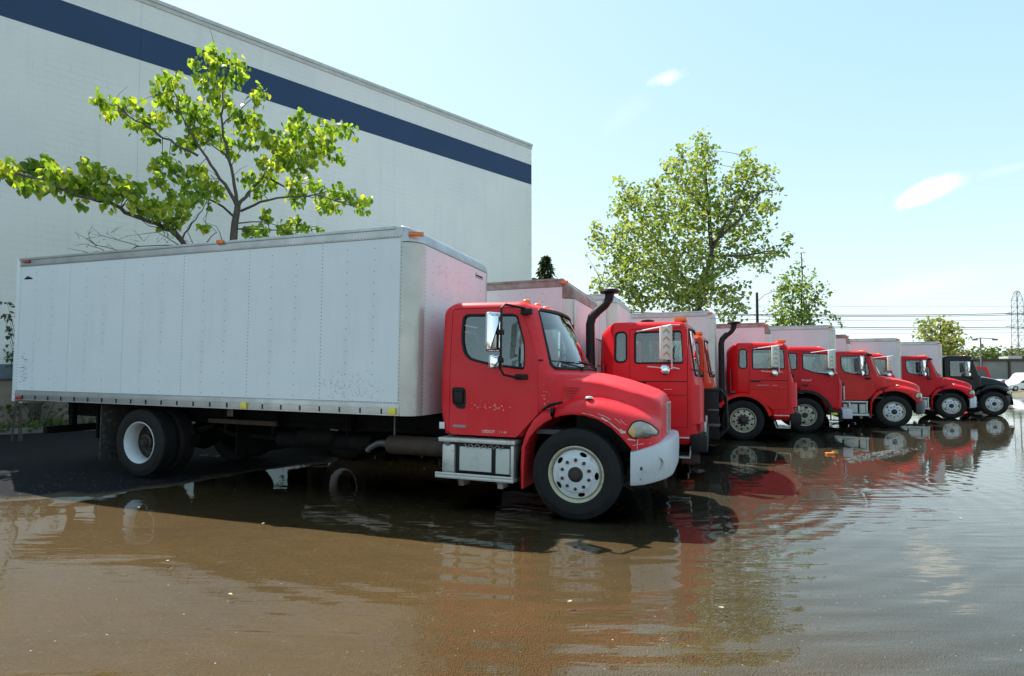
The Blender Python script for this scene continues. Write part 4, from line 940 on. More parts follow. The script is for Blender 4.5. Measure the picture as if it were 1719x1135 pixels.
def front_wheel(tr, kind, x, y, z, side=1):
    """side -1: near side, outer face towards -y"""
    w = part('front_wheel', 'tyre', tyre_mesh, 'tyre', tr, (x, y, z))
    if side > 0: w.rotation_euler = (0, 0, math.pi)
    if kind in ('m2', 'int'):
        part('disc', 'disc_m2', lambda: disc_mesh(5, .232, .043, .024, R(-74)), 'rim_white', w, (0, -.045, 0)); mlip = 'rim_lip'; hubr = .088
    elif kind == 'ford':
        part('disc', 'disc_ford', lambda: disc_mesh(6, .222, .050, .032, R(20)), 'rim_old', w, (0, -.045, 0)); mlip = 'rim_old'; hubr = .080
    else:
        part('disc', 'disc_mack', lambda: disc_mesh(10, .226, .026, .030, R(10)), 'rim_old', w, (0, -.045, 0)); mlip = 'rim_old'; hubr = .125
    part('rim', 'rimlip', lambda: MB().lathe([(.276, -.05), (.290, -.112), (.300, -.128), (.309, -.130), (.316, -.122), (.309, -.116), (.300, -.11), (.286, -.05), (.284, .11), (.276, .11)], (0, 0, 0), n=64, closed=True).mesh('rim', 30), mlip, w)
    def hub():
        mb = MB(); mb.lathe([(.001, -.175), (.05, -.172), (.062, -.16), (.066, -.14), (.075, -.135), (hubr, -.128), (hubr + .004, -.10), (.07, -.08)], (0, 0, 0), n=30)
        mb.lathe([(.25, .05), (.001, .05)], (0, 0, 0), n=20)
        if hubr > .1:
            for k in range(10):
                a = 2 * math.pi * k / 10; mb.lathe([(.001, -.145), (.026, -.142), (.03, -.12), (.03, -.1)], (.135 * math.cos(a), 0, .135 * math.sin(a)), n=8)
        return mb.mesh('hub')
    part('hub', 'hub%g' % hubr, hub, 'hub_dark', w)
    def nuts():
        mb = MB(); rr = .158 if hubr < .1 else .17
        for k in range(10):
            a = 2 * math.pi * (k + .5) / 10; c = (rr * math.cos(a), 0, rr * math.sin(a)); mb.lathe([(.001, -.150), (.013, -.150), (.017, -.146), (.018, -.125), (.024, -.123), (.024, -.11)], c, n=8)
        return mb.mesh('nuts')
    if hubr < .1: part('lug_nut', 'nuts%g' % hubr, nuts, 'hub_dark', w, kind='stuff')
    part('brake_drum', 'drum', lambda: MB().lathe([(.21, -.02), (.21, .17), (.001, .17)], (0, 0, 0), n=28).mesh('d'), 'chassis', w)
    return w
def rear_wheel(tr, x, ysgn, z, outer_y, white=True):
    """dual wheel; outer_y: y of the outer tyre centre"""
    w = part('rear_wheel', 'tyre', tyre_mesh, 'tyre', tr, (x, outer_y, z))
    if ysgn > 0: w.rotation_euler = (0, 0, math.pi)
    part('tyre', 'tyre', tyre_mesh, 'tyre', w, (0, .32, 0))
    part('rim', 'rimrear', lambda: MB().lathe([(.316, -.118), (.313, -.128), (.306, -.130), (.300, -.122), (.291, -.10), (.272, -.06), (.262, .02), (.258, .13), (.25, .155)] , (0, 0, 0), n=64).mesh('rim', 40), 'rim_white' if white else 'rim_old', w)
    def hub():
        mb = MB(); mb.lathe([(.001, -.075), (.075, -.07), (.085, -.055), (.085, -.03), (.115, -.02), (.12, .0), (.10, .02), (.10, .13), (.18, .135)], (0, 0, 0), n=28)
        for k in range(10):
            a = 2 * math.pi * k / 10
            mb.lathe([(.001, .09), (.016, .092), (.018, .13)], (.155 * math.cos(a), 0, .155 * math.sin(a)), n=8)
            mb.lathe([(.001, -.095), (.010, -.093), (.011, -.06)], (.062 * math.cos(a), 0, .062 * math.sin(a)), n=6)
        return mb.mesh('hub')
    part('disc', 'rdisc', lambda: MB().lathe([(.262, .06), (.235, .115), (.20, .125), (.10, .13)], (0, 0, 0), n=40).mesh('d', 50), 'hub_dark', w)
    part('hub', 'hubrear', hub, 'hub_dark', w)
    return w

def chassis(tr, xf, xr, rear_axle):
    def rails():
        mb = MB()
        for s in (-1, 1):
            y = s * .43; mb.box(xr, xf, y - .004, y + .004, .78, 1.02); mb.box(xr, xf, min(y, y - s * .08), max(y, y - s * .08), 1.012, 1.02); mb.box(xr, xf, min(y, y - s * .08), max(y, y - s * .08), .78, .788)
        x = xr + .3
        while x < xf - .4: mb.box(x, x + .12, -.42, .42, .82, .98); x += 1.1
        return mb.mesh('rails', 30)
    part('chassis_frame', 'rails%.2f%.2f' % (xf, xr), rails, 'chassis', tr)
    def axle(): return MB().lathe([(.10, -.9), (.10, -.25), (.20, -.15), (.24, 0), (.20, .15), (.10, .25), (.10, .9)], (0, 0, 0), n=16).mesh('ax')
    part('rear_axle', 'raxle', axle, 'chassis', tr, (rear_axle, 0, .52))
    part('front_axle', 'faxle', lambda: MB().box(-.06, .06, -.95, .95, -.08, .06, bev=.02).mesh('fa'), 'chassis', tr, (0, 0, .46))
    def spring():
        return MB().tube([(-.75, 0, .74), (-.38, 0, .65), (0, 0, .61), (.38, 0, .65), (.75, 0, .74)], [.03, .05, .075, .05, .03], 6).mesh('sp', 30)
    for s in (-1, 1):
        for x0 in (0, rear_axle): part('leaf_spring', 'spring', spring, 'chassis', tr, (x0, s * .5, 0))
    def engine():
        mb = MB(); mb.box(-.75, .62, -.36, .36, .52, 1.08, bev=.05); mb.box(-.60, .45, -.22, .22, .36, .56, bev=.05); mb.box(-1.35, -.72, -.24, .24, .48, .86, bev=.06)
        mb.tube([(-.3, -.40, .55), (-1.2, -.46, .60), (-2.0, -.5, .62)], .05, 8); mb.box(.55, .68, -.42, .42, .45, 1.15, bev=.02); return mb.mesh('e')
    part('engine', 'engine', engine, 'chassis', tr)
    for (x, y) in ((-2.35, .62), (-3.1, .62), (-3.9, -.60)):
        part('air_tank', 'airtank', lambda: MB().lathe([(.001, -.33), (.09, -.31), (.12, -.27), (.12, .27), (.09, .31), (.001, .33)], (0, 0, 0), axis='x', n=16).mesh('a'), 'chassis', tr, (x, y, .66))
    part('splash_apron', 'apron%.1f' % rear_axle, lambda: MB().box(rear_axle + 1.25, rear_axle + 1.27, -.55, .95, .30, 1.0).mesh('a', 0), 'chassis', tr)
    part('drive_shaft', 'shaft%.2f' % rear_axle, lambda: MB().tube([(-.9, 0, .72), (rear_axle * .55, 0, .66), (rear_axle + .15, 0, .55)], .055, 10).mesh('sh'), 'chassis', tr)

# ------------------------------------------------------------------ cargo box
def rivet_mesh(pts, r=.0078):
    mb = MB()
    for (x, y, z, ax) in pts:
        n = 6; vs = []; t = .005
        for k in range(n):
            a = 2 * math.pi * k / n; c, s = math.cos(a) * r, math.sin(a) * r
            vs.append((x + c, y, z + s) if ax == 'y' else (x, y + c, z + s))
        tip = (x, y - t, z) if ax == 'y' else (x + t, y, z)
        vs.append(tip); mb.add(vs, [(k, (k + 1) % n, n) for k in range(n)])
    return mb
def cargo_box(tr, xf, Lb, z0, z1, style, detail):
    """xf: front face x (outermost). box spans xf-Lb..xf, y -1.22..1.22"""
    Wd = 1.22; xr = xf - Lb
    rc = .20 if style in ('cap', 'gray') else .16       # front corner radius
    rt = .34 if style == 'round' else .20               # roof front radius
    key = '%s%.2f%.2f%.2f%.2f' % (style, xf, Lb, z0, z1)
    zb, zt = z0 + .165, z1 - .14                         # bottom rail top / top rail bottom
    xs_ = xf - rc                                        # where the sides end
    panelm = 'box_white' if detail else 'box_old'
    # body core that carries everything
    core = part('cargo_box', 'core' + key, lambda: MB().prism(rpoly([(xr + .02, -Wd + .012), (xs_ - .02, -Wd + .012), (xs_ - .02, Wd - .012), (xr + .02, Wd - .012)], .01, 2), 'z', z0 + .03, z1 - .02).mesh('c'), 'box_old', tr)
    n = 6; pw = (xs_ - xr - .05) / n
    for s in (-1, 1):
        for k in range(n):
            a = xr + .05 + k * pw
            part('side_panel', 'sp%.3f%.3f' % (pw, zt - zb), lambda: MB().box(.0002, pw - .0002, -.010, 0, 0, zt - zb).mesh('p'), panelm, core, (a, s * Wd if s < 0 else Wd + .010, zb))
    # rails
    def brail():
        mb = MB()
        for s in (-1, 1):
            f = lambda a, b: (min(s * a, s * b), max(s * a, s * b))
            y0, y1 = f(Wd - .01, Wd + .018); mb.box(xr + .03, xs_, y0, y1, z0, zb - .004, bev=.004)
            y0, y1 = f(Wd, Wd + .026); mb.box(xr + .03, xs_, y0, y1, z0 + .085, z0 + .10); mb.box(xr + .03, xs_, y0, y1, z0 + .002, z0 + .016)
        return mb.mesh('r')
    part('bottom_rail', 'br' + key, brail, 'aluminium', core)
    def bj():
        mb = MB(); x = xr + .25
        while x < xs_: mb.box(x - .008, x + .008, -Wd - .0275, -Wd - .017, z0 + .02, z0 + .083); x += .31
        return mb.mesh('j', 0)
    part('rail_joint', 'bj' + key, bj, 'rubber', core, kind='stuff')
    def trail():
        mb = MB()
        for s in (-1, 1):
            f = lambda a, b: (min(s * a, s * b), max(s * a, s * b))
            y0, y1 = f(Wd - .01, Wd + .018); mb.box(xr + .03, xs_ - .0, y0, y1, zt + .004, z1 - .006, bev=.004)
            y0, y1 = f(Wd - .02, Wd + .030); mb.box(xr + .03, xs_ - .1, y0, y1, z1 - .034, z1 + .004, bev=.006)
        return mb.mesh('r')
    part('top_rail', 'tr' + key, trail, 'aluminium' if style != 'round' else 'rust_brown', core)
    # curved corner posts, front panel, roof cap
    def post(s):
        pts = []; K = 10
        for k in range(K + 1):
            t = math.pi / 2 * k / K; pts.append((xs_ + (rc + .004) * math.sin(t), s * (Wd - rc + (rc + .012) * math.cos(t))))
        inner = [(xs_ + (rc - .02) * math.sin(math.pi / 2 * k / K), s * (Wd - rc + (rc - .02) * math.cos(math.pi / 2 * k / K))) for k in range(K, -1, -1)]
        pts = [(xs_ - .03, s * (Wd + .012))] + pts; inner = inner + [(xs_ - .03, s * (Wd - .02))]
        poly = pts + inner
        return MB().prism(poly, 'z', z0, z1 - rt - .004 if style == 'round' else z1 - .20 - .004).mesh('p', 40)
    for s in (-1, 1): part('corner_post', 'post%d' % s + key, lambda: post(s), 'cream_post', core)
    part('front_panel', 'fp' + key, lambda: MB().box(xf - .03, xf, -Wd + rc, Wd - rc, z0, z1 - (rt if style == 'round' else .2) - .002, bev=.002).mesh('p'), 'box_front' if detail else 'box_old', core)
    def cap():
        # nose cap: rounded in plan and in section
        mb = MB(); K = 8; H = rt if style == 'round' else .20
        plan = [(xs_ - .03, -Wd - .018)]
        for k in range(K + 1):
            t = math.pi / 2 * (1 - k / K); plan.append((xs_ + rc * math.cos(t) , -(Wd - rc + (rc + .018) * math.sin(t))))
        plan += [(x, -y) for x, y in reversed(plan)]
        rows = []; M_ = 7
        for j in range(M_ + 1):
            t = math.pi / 2 * j / M_; ins = (1 - math.cos(t)) * (.17 if style != 'round' else .30); z = z1 - H + H * (math.sin(t) if j else 0)
            row = []
            for (x, y) in plan:
                fx = (x - (xs_ - .03)) / (rc + .03); row.append((x - ins * fx if fx > 0 else x, y * (1 - (0.02 * (1 - math.cos(t)))) , z + .006))
            rows.append(row)
        vs = [p for r_ in rows for p in r_]; n_ = len(plan)
        fs = [(j * n_ + i, j * n_ + i + 1, (j + 1) * n_ + i + 1, (j + 1) * n_ + i) for j in range(M_) for i in range(n_ - 1)]
        fs.append(tuple(M_ * n_ + i for i in range(n_))); fs.append(tuple(range(n_))[::-1]); fs.append(tuple([j * n_ for j in range(M_ + 1)] + [j * n_ + n_ - 1 for j in range(M_, -1, -1)]))
        mb.add(vs, fs); return mb.mesh('cap', 50)
    part('roof_cap', 'cap' + key, cap, {'cap': 'aluminium', 'gray': 'aluminium', 'round': 'rust_brown', 'plain': 'box_old'}[style], core)
    part('roof', 'roof' + key, lambda: MB().box(xr + .04, xs_ - .03, -Wd + .03, Wd - .03, z1 - .02, z1 + .004).mesh('r'), 'box_old', core)
    # rear frame and door
    def rframe():
        mb = MB()
        for s in (-1, 1):
            mb.box(xr - .03, xr + .05, min(s * (Wd + .02), s * (Wd - .09)), max(s * (Wd + .02), s * (Wd - .09)), z0 - .02, z1 + .01, bev=.006)
        mb.box(xr - .03, xr + .05, -Wd + .09, Wd - .09, z1 - .16, z1 + .01, bev=.006); mb.box(xr - .03, xr + .05, -Wd + .09, Wd - .09, z0 - .06, z0 + .14, bev=.006)
        return mb.mesh('f')
    part('rear_frame', 'rf' + key, rframe, 'box_white', core)
    def rdoor():
        mb = MB(); h = (z1 - z0 - .3) / 6
        for k in range(6): mb.box(xr - .005, xr + .03, -Wd + .09, Wd - .09, z0 + .14 + k * h + .003, z0 + .14 + (k + 1) * h - .003, bev=.004)
        return mb.mesh('d')
    part('roll_door', 'rd' + key, rdoor, 'box_white', core)
    def sills():
        mb = MB(); x = xr + .3
        while x < xf - .2: mb.box(x, x + .06, -Wd + .02, Wd - .02, z0 - .005, z0 + .03); x += .4
        for s in (-1, 1): mb.box(xr + .05, xf - .2, s * .43 - .04, s * .43 + .04, 1.02, z0 + .03)
        return mb.mesh('s', 0)
    part('floor_sill', 'sill' + key, sills, 'chassis', core, kind='stuff')
    # seams and rivets (near side and front)
    if detail:
        pts = []
        for k in range(n + 1):
            x = xr + .05 + k * pw; dx = .018 if k < n else -.02
            z = zb + .03
            while z < zt: pts.append((x + dx if k else x + .02, -Wd - .0105, z, 'y')); z += .0485
            if k < n:
                for q in (1, 2):
                    z = zb + .05
                    while z < zt - .02: pts.append((x + pw * q / 3, -Wd - .0105, z, 'y')); z += .145
        x = xr + .1
        while x < xs_:
            pts.append((x, -Wd - .0185, zb - .014, 'y')); pts.append((x, -Wd - .0185, zt + .018, 'y')); x += .048
        for y0 in [-.80, -.4, 0, .4, .8]:
            z = z0 + .1
            while z < z1 - .24: pts.append((xf + .0005, y0, z, 'x')); z += .145
        y = -Wd + rc + .02
        while y < Wd - rc: pts.append((xf + .012, y, z1 - .185, 'x')); y += .05
        z = z0 + .05
        while z < z1 - .25: pts.append((xs_ - .012, -Wd - .0125, z, 'y')); pts.append((xf + .0005, -Wd + rc + .018, z, 'x')); z += .0485
        part('rivet', 'riv' + key, lambda: rivet_mesh(pts).mesh('r', 0, False), 'seam', core, kind='stuff')
    else:
        pts = []
        for k in range(n):
            x = xr + .05 + k * pw
            for q in (0, 1, 2):
                z = zb + .05
                while z < zt - .02: pts.append((x + pw * q / 3 + .02, -Wd - .0105, z, 'y')); z += .145
        part('rivet', 'riv' + key, lambda: rivet_mesh(pts, .008).mesh('r', 0, False), 'seam', core, kind='stuff')
    # marker lights and reflectors
    def lamp(name, x, y, z, w, h, m, front=False):
        part(name, 'lamp%g%g%d' % (w, h, front), lambda: (MB().box(-w / 2, w / 2, -.028, .002, -h / 2, h / 2, bev=.01) if not front else MB().box(-.002, .03, -w / 2, w / 2, -h / 2, h / 2, bev=.01)).mesh('l'), m, core, (x, y, z))
    if detail:
        o = part('marker_light', 'lampcurve', lambda: MB().box(-.095, .095, -.03, .0, -.028, .028, bev=.012).mesh('l'), 'amber', core, (xs_ + .16, -Wd + .03, z1 - .105)); o.rotation_euler = (0, 0, R(33))
        lamp('marker_light', xr + Lb * .585, -Wd - .024, z1 - .012, .13, .06, 'amber'); lamp('marker_light', xr + .22, -Wd - .02, z1 - .06, .16, .042, 'lens_red')
        lamp('tail_marker', xr + .16, -Wd - .018, z0 + .04, .13, .055, 'lens_red')
        lamp('reflector', xs_ - 2.42, -Wd - .018, z0 + .055, .10, .085, 'reflector_yellow'); lamp('reflector', xs_ - .09, -Wd - .018, z0 + .055, .10, .085, 'reflector_yellow')
    else:
        lamp('marker_light', xs_ + .02, -Wd - .02, z1 - .07, .12, .05, 'amber'); lamp('marker_light', xr + .2, -Wd - .02, z1 - .06, .14, .04, 'lens_red')
    return core

def under(tr, z0, rear_axle, detail):
    """mud flaps, brackets and silencer under the box"""
    for s in (-1, 1):
        part('mud_flap', 'flap', lambda: MB().box(-.012, .012, -.31, .31, -.86, 0, bev=.004).mesh('f'), 'mudflap', tr, (rear_axle - .82, s * .86, z0 - .02))
    def misc():
        mb = MB()
        for x in (-3.4, -4.7, -5.6): mb.box(x, x + .05, -.6, .6, z0 - .30, z0 - .05); mb.box(x - .01, x + .015, -.62, -.60, z0 - .42, z0)
        mb.tube([(-3.0, -.55, .62), (-4.6, -.55, .60)], .11, 12); mb.tube([(-4.9, -.3, .58), (-5.7, -.35, .60), (-6.1, -.3, .7)], .035, 8)
        for s in (-1, 1): mb.tube([(rear_axle + .3, s * .62, .52), (rear_axle + .52, s * .62, .52)], .09, 12)
        mb.box(rear_axle - 1.9, rear_axle - 1.85, -.5, .5, .42, .98); mb.box(-9.3, -9.2, -.9, .9, .50, .62); mb.box(-9.3, -9.2, -.5, -.42, .55, 1.0); mb.box(-9.3, -9.2, .42, .5, .55, 1.0)
        for x in np.arange(-8.9, -2.4, .55): mb.tube([(x, -.47, .86), (x + .5, -.47, .84)], .018, 5)
        return mb.mesh('m')
    part('undercarriage', 'misc%.2f%.2f' % (z0, rear_axle), misc, 'chassis', tr, kind='stuff')
    if detail:
        part('cross_bar', 'rustbar', lambda: MB().box(-5.9, -4.6, -.66, -.60, .80, .87, bev=.01).mesh('b'), 'muffler', tr)
        mu = part('muffler', 'muff', lambda: MB().lathe([(.02, -.0), (.11, .01), (.125, .04), (.125, .85), (.11, .88), (.02, .89)], (0, 0, 0), axis='x', n=20).mesh('mu'), 'muffler', tr, (-2.62, -.78, .66))
        part('exhaust_pipe', 'expipe', lambda: MB().tube([(-.0, 0, 0), (-.08, 0, .01), (-.16, -.02, .0), (-.24, -.05, -.05), (-.29, -.06, -.10)], [.06, .05, .045, .04, .038], 10).mesh('ex'), 'grey_iron', mu, (0, 0, 0))
        part('hanger', 'hang', lambda: MB().box(-.02, .0, -.01, .01, 0, .34).box(.78, .80, -.01, .01, 0, .34).mesh('h'), 'grey_iron', mu, (.1, 0, .1))
        part('bracket_light', 'brl', lambda: MB().box(-.06, .06, -.03, .0, -.055, .055, bev=.01).mesh('b'), 'grey_iron', tr, (-5.35, -.75, .98))

# ------------------------------------------------------------------ cabs
def make_cab(key, P):
    """P: profile, W, r, wk (front wrap), w0,w1 (where the wrap starts/ends), tum, tz, doors, windows, ws (windshield base, top in x,z), chamfer
    returns meshes: shell, door, glass and seals in truck space (near side at -y)"""
    Wc = P['W']
    def Dm(x, y, z):
        w = min(1, max(0, (x - P['w0']) / (P['w1'] - P['w0'])))
        x2 = x - P['wk'] * w * (abs(y) / Wc) ** 2.2
        f = 1 - P['tum'] * max(0, z - P['tz'])
        if P.get('chamfer') and x < P['chamfer'][0]: f *= 1 - P['chamfer'][1] * (P['chamfer'][0] - x)
        if z > P['tz'] + .3: z = z + .03 * (1 - (abs(y) / Wc) ** 2) * min(1, (z - P['tz'] - .3) / .3)
        return (x2, y * f, z)
    def U(xd):
        if xd <= P['w0']: return xd
        k = P['wk'] / (P['w1'] - P['w0']); x = (xd - k * P['w0']) / (1 - k)
        return x if x < P['w1'] else xd + P['wk']
    un = lambda poly: [(U(a), b) for a, b in poly]
    prof = P['profile']
    inner = loft_body(prof, Wc - .05, .03, 6, .05).mesh('i', 0)
    wins = [rpoly(un(w), r_, 5) for w, r_ in P['windows']]
    door = rpoly(un(P['door']), P.get('door_r', .05), 4)
    cut = [inner]
    cuts = MB()
    for w in wins: cuts.prism(w, 'y', -2, 2)
    if P.get('fixed_windows'):
        pass
    cut.append(cuts.mesh('c', 0))
    dgap = inset(door, -.007)
    dc = MB(); dc.prism(dgap, 'y', -2, -(Wc - .12)); dc.prism(dgap, 'y', Wc - .12, 2); cut.append(dc.mesh('c', 0))
    # windshield opening
    (bx_, bz), (tx, tz_) = P['ws']; dv = Vector((tx - bx_, 0, tz_ - bz)); Lw = dv.length; dv.normalize(); nv = Vector((dv.z, 0, -dv.x)); hw = P['wsw']
    wsp = rpoly([(-hw, 0), (hw, 0), (hw * .93, Lw), (-hw * .93, Lw)], .07, 5)
    B0 = Vector((bx_, 0, bz))
    def W3(p, off): q = B0 + dv * p[1] + nv * off; return (q.x, p[0], q.z)
    wc = MB(); n = len(wsp); vs = [W3(p, -.12) for p in wsp] + [W3(p, .12) for p in wsp]
    wc.add(vs, [tuple(range(n)), tuple(range(2 * n - 1, n - 1, -1))] + [(i, n + i, n + (i + 1) % n, (i + 1) % n) for i in range(n)]); cut.append(wc.mesh('c'))
    # rear window
    rz0, rz1, rwy = P.get('rearwin', (1.7, 2.2, .6)); xr = min(a for a, b in prof[0])
    rw = MB(); rw.prism(rpoly([(-rwy, rz0), (rwy, rz0), (rwy, rz1), (-rwy, rz1)], .08, 4), 'x', xr - .2, xr + .2); cut.append(rw.mesh('c', 0))
    planes = [((0, 0, P['tz']), (0, 0, 1)), ((0, 0, P['tz'] + .3), (0, 0, 1)), ((P['w0'], 0, 0), (1, 0, 0))]
    if P.get('chamfer'): planes.append(((P['chamfer'][0], 0, 0), (1, 0, 0)))
    for q in (.33, .66): planes.append(((P['w0'] + (P['w1'] - P['w0']) * q, 0, 0), (1, 0, 0)))
    shell = finish(boolean(loft_body(prof, Wc, P['r'], 8).mesh('o', 0), cut), planes, Dm)
    res = {'shell': shell, 'D': Dm, 'U': U}
    # doors (near side mesh; the far one is its mirror image)
    for s, nm in ((-1, 'door_near'), (1, 'door_far')):
        dm = MB(); dm.prism(door, 'y', s * (Wc - .055), s * (Wc + .002)); ci = []
        c = MB()
        for w, wd in zip(wins, P['win_in_door']):
            if wd: c.prism(w, 'y', -2, 2)
        res[nm] = finish(boolean(dm.mesh('d', 0), [c.mesh('c', 0)]), planes, Dm)
    for k, w in enumerate(wins):
        for s, nm in ((-1, 'n'), (1, 'f')):
            g = MB(); g.prism(inset(w, .004), 'y', s * (Wc - .022), s * (Wc - .016)); res['win%s%d' % (nm, k)] = finish(g.mesh('g', 0), planes, Dm)
            t = MB(); t.tube([(a, s * (Wc + .001), b) for a, b in inset(w, .008)], .016, 6, closed=True); res['seal%s%d' % (nm, k)] = t.mesh('s', 60, True, Dm)
    gm = MB(); rows = 7; colsn = 14; gv_ = []
    for j in range(rows + 1):
        for i in range(colsn + 1):
            v = j / rows * Lw; h = hw * (1 - .07 * v / Lw); gv_.append(W3((-h + 2 * h * i / colsn, v), -.012))
    gm.add(gv_, [(j * (colsn + 1) + i, j * (colsn + 1) + i + 1, (j + 1) * (colsn + 1) + i + 1, (j + 1) * (colsn + 1) + i) for j in range(rows) for i in range(colsn)])
    res['ws'] = gm.mesh('ws', 60, False, Dm)
    dense = []
    for i in range(len(wsp)):
        a, b = Vector(wsp[i]), Vector(wsp[(i + 1) % len(wsp)]); m = max(1, int((b - a).length / .12))
        for q in range(m): dense.append(tuple(a.lerp(b, q / m)))
    t = MB(); t.tube([W3(p, .002) for p in dense], .019, 6, closed=True); res['wsseal'] = t.mesh('s', 60, True, Dm)
    t = MB(); t.prism(rpoly([(-rwy, rz0), (rwy, rz0), (rwy, rz1), (-rwy, rz1)], .08, 4), 'x', xr + .015, xr + .02); res['rearwin'] = t.mesh('g', 0)
    w1, w2 = wsp[0], None
    wi = MB()
    for y0, y1, zt_ in ((-hw * .45, -hw * .85, .06), (hw * .35, -hw * .12, .05)):
        wi.tube([W3((y0, .0), .035), W3((y1, zt_), .03)], .010, 5); wi.tube([W3((y1 + .26, .10 if False else .075), .016), W3((y1 - .28, .095), .016)], .010, 4)
        wi.tube([W3((y0, -.03), .01), W3((y0, .01), .04)], .016, 6)
    res['wiper'] = wi.mesh('w', 60, True, Dm)
    return res

def interior(tr, cab, x0, x1, fz, Wc, steer_x, key, curtain=False):
    part('interior', 'int' + key, lambda: MB().box(x0 + .06, x1 - .12, -Wc + .07, Wc - .07, fz, fz + .05).box(x1 - .42, x1 - .12, -Wc + .09, Wc - .09, fz + .35, fz + .66, bev=.06).box(x0 + .055, x0 + .07, -Wc + .08, Wc - .08, fz + .05, fz + .60).mesh('i'), 'interior', cab)
    for y in (-.52, .52):
        def seat():
            mb = MB(); mb.box(-.26, .26, -.25, .25, .28, .42, bev=.05)
            bm_ = MB(); bm_.box(-.07, .07, -.25, .25, .0, .66, bev=.05).box(-.05, .05, -.14, .14, .67, .84, bev=.04)
            for v in bm_.v: pass
            bm_.v = [(-.24 - .14 * v[2] + v[0], v[1], .40 + v[2]) for v in bm_.v]
            mb.add(bm_.v, bm_.f); mb.box(-.2, .2, -.2, .2, 0, .28); return mb.mesh('s')
        part('seat', 'seat', seat, 'seat_grey', cab, (steer_x - .42, y, fz + .05))
    def st():
        mb = MB(); pts = [(.0 + .07 * math.sin(t), .22 * math.cos(t), .21 * math.sin(t)) for t in [2 * math.pi * k / 24 for k in range(24)]]
        mb.tube(pts, .014, 6, closed=True); mb.tube([(0, 0, 0), (.3, 0, -.22)], .02, 6); mb.tube([(0, -.21, 0), (0, .21, 0)], .012, 5); return mb.mesh('st')
    part('steering_wheel', 'stw', st, 'rubber', cab, (steer_x + .0, .52, fz + .78))

def mirror_arm(tr, kind, Wc, s):
    """s -1 near side, +1 far side"""
    if kind in ('m2', 'int'):
        yo = Wc + .30
        t = part('mirror_arm', 'marm%s%d' % (kind, s), lambda: MB().tube([(-.60, s * (Wc - .04), 2.34), (-.66, s * (Wc + .02), 2.385), (-.80, s * (yo - .03), 2.40), (-.83, s * yo, 2.36), (-.83, s * yo, 2.0), (-.83, s * yo, 1.66), (-.80, s * (yo - .02), 1.60), (-.72, s * (Wc + .05), 1.57), (-.66, s * (Wc + .0), 1.57)], .014, 8)
                 .box(-.70, -.56, min(s * (Wc - .04), s * (Wc + .02)), max(s * (Wc - .04), s * (Wc + .02)), 2.31, 2.38, bev=.012).box(-.76, -.60, min(s * (Wc - .0), s * (Wc + .03)), max(s * (Wc - .0), s * (Wc + .03)), 1.545, 1.61, bev=.012).mesh('a'), 'rubber', tr)
        for (z0, z1, w, dx) in ((1.86, 2.31, .21, -.085), (1.655, 1.83, .17, -.06)):
            def mm():
                mb = MB(); pl = rpoly([(-w / 2, 0), (w / 2, 0), (w / 2, z1 - z0), (-w / 2, z1 - z0)], .035, 4); n = len(pl); vs = []; fs = []
                for ins, x in ((0, -.012), (0, .006), (.006, .022), (.02, .034), (.045, .044)):
                    for p in inset(pl, ins): vs.append((x, p[0], p[1]))
                for j in range(4):
                    for i in range(n): fs.append((j * n + i, j * n + (i + 1) % n, (j + 1) * n + (i + 1) % n, (j + 1) * n + i))
                fs.append(tuple(range(n))[::-1]); fs.append(tuple(4 * n + i for i in range(n))); mb.add(vs, fs); return mb.mesh('mm', 50)
            o = part('mirror', 'mm%g' % w, mm, 'chrome', t, (-.83 + dx, s * (yo + .0), z0)); o.rotation_euler = (0, 0, R(-38) if s < 0 else R(38))
        for zc in (2.08, 1.765): part('clamp', 'mclamp', lambda: MB().box(-.035, .035, -.03, .03, -.03, .03, bev=.01).mesh('c'), 'rubber', t, (-.835, s * yo, zc))
    else:
        x0 = .70 if kind == 'mack' else .62; yo = Wc + .24; xf = x0 + .14
        t = part('mirror_arm', 'marm%s%d' % (kind, s), lambda: MB().tube([(x0 - .42, s * (Wc - .02), 2.33), (x0 + .0, s * (Wc + .15), 2.385), (xf, s * yo, 2.40)], .014, 6).tube([(xf + .10, s * (Wc - .04), 2.42), (xf, s * yo, 2.40), (xf, s * yo, 1.72), (x0 - .25, s * (Wc + .0), 1.76)], .013, 6).tube([(xf, s * yo, 1.74), (xf + .10, s * (Wc - .02), 1.72)], .012, 6).mesh('a'), 'white_plastic', tr)
        o = part('mirror', 'mkm', lambda: MB().box(-.02, .02, -.10, .10, 0, .52, bev=.014).mesh('m'), 'white_plastic', t, (xf - .09, s * (yo + .0), 1.86)); o.rotation_euler = (0, 0, R(-52) if s < 0 else R(52))
        if s < 0:
            def chev():
                mb = MB()
                for k in range(4 if kind == 'mack' else 3):
                    z = .05 + k * .118
                    mb.prism([(-.055, z), (0, z + .05), (.055, z), (.055, z + .035), (0, z + .085), (-.055, z + .035)], 'x', .0205, .0225)
                return mb.mesh('c', 0)
            c = part('chevron_strip', 'chev' + kind, chev, 'gold_print', t, (xf - .09, s * yo, 1.86)); c.rotation_euler = o.rotation_euler
        part('convex_mirror', 'cmir', lambda: MB().lathe([(.001, .05), (.05, .042), (.08, .022), (.088, 0), (.08, -.008), (.001, -.01)], (0, 0, 0), axis='x', n=22).mesh('cm', 50), 'chrome', t, (xf - .10, s * yo, 1.70)).rotation_euler = (0, 0, R(-50) if s < 0 else R(50))

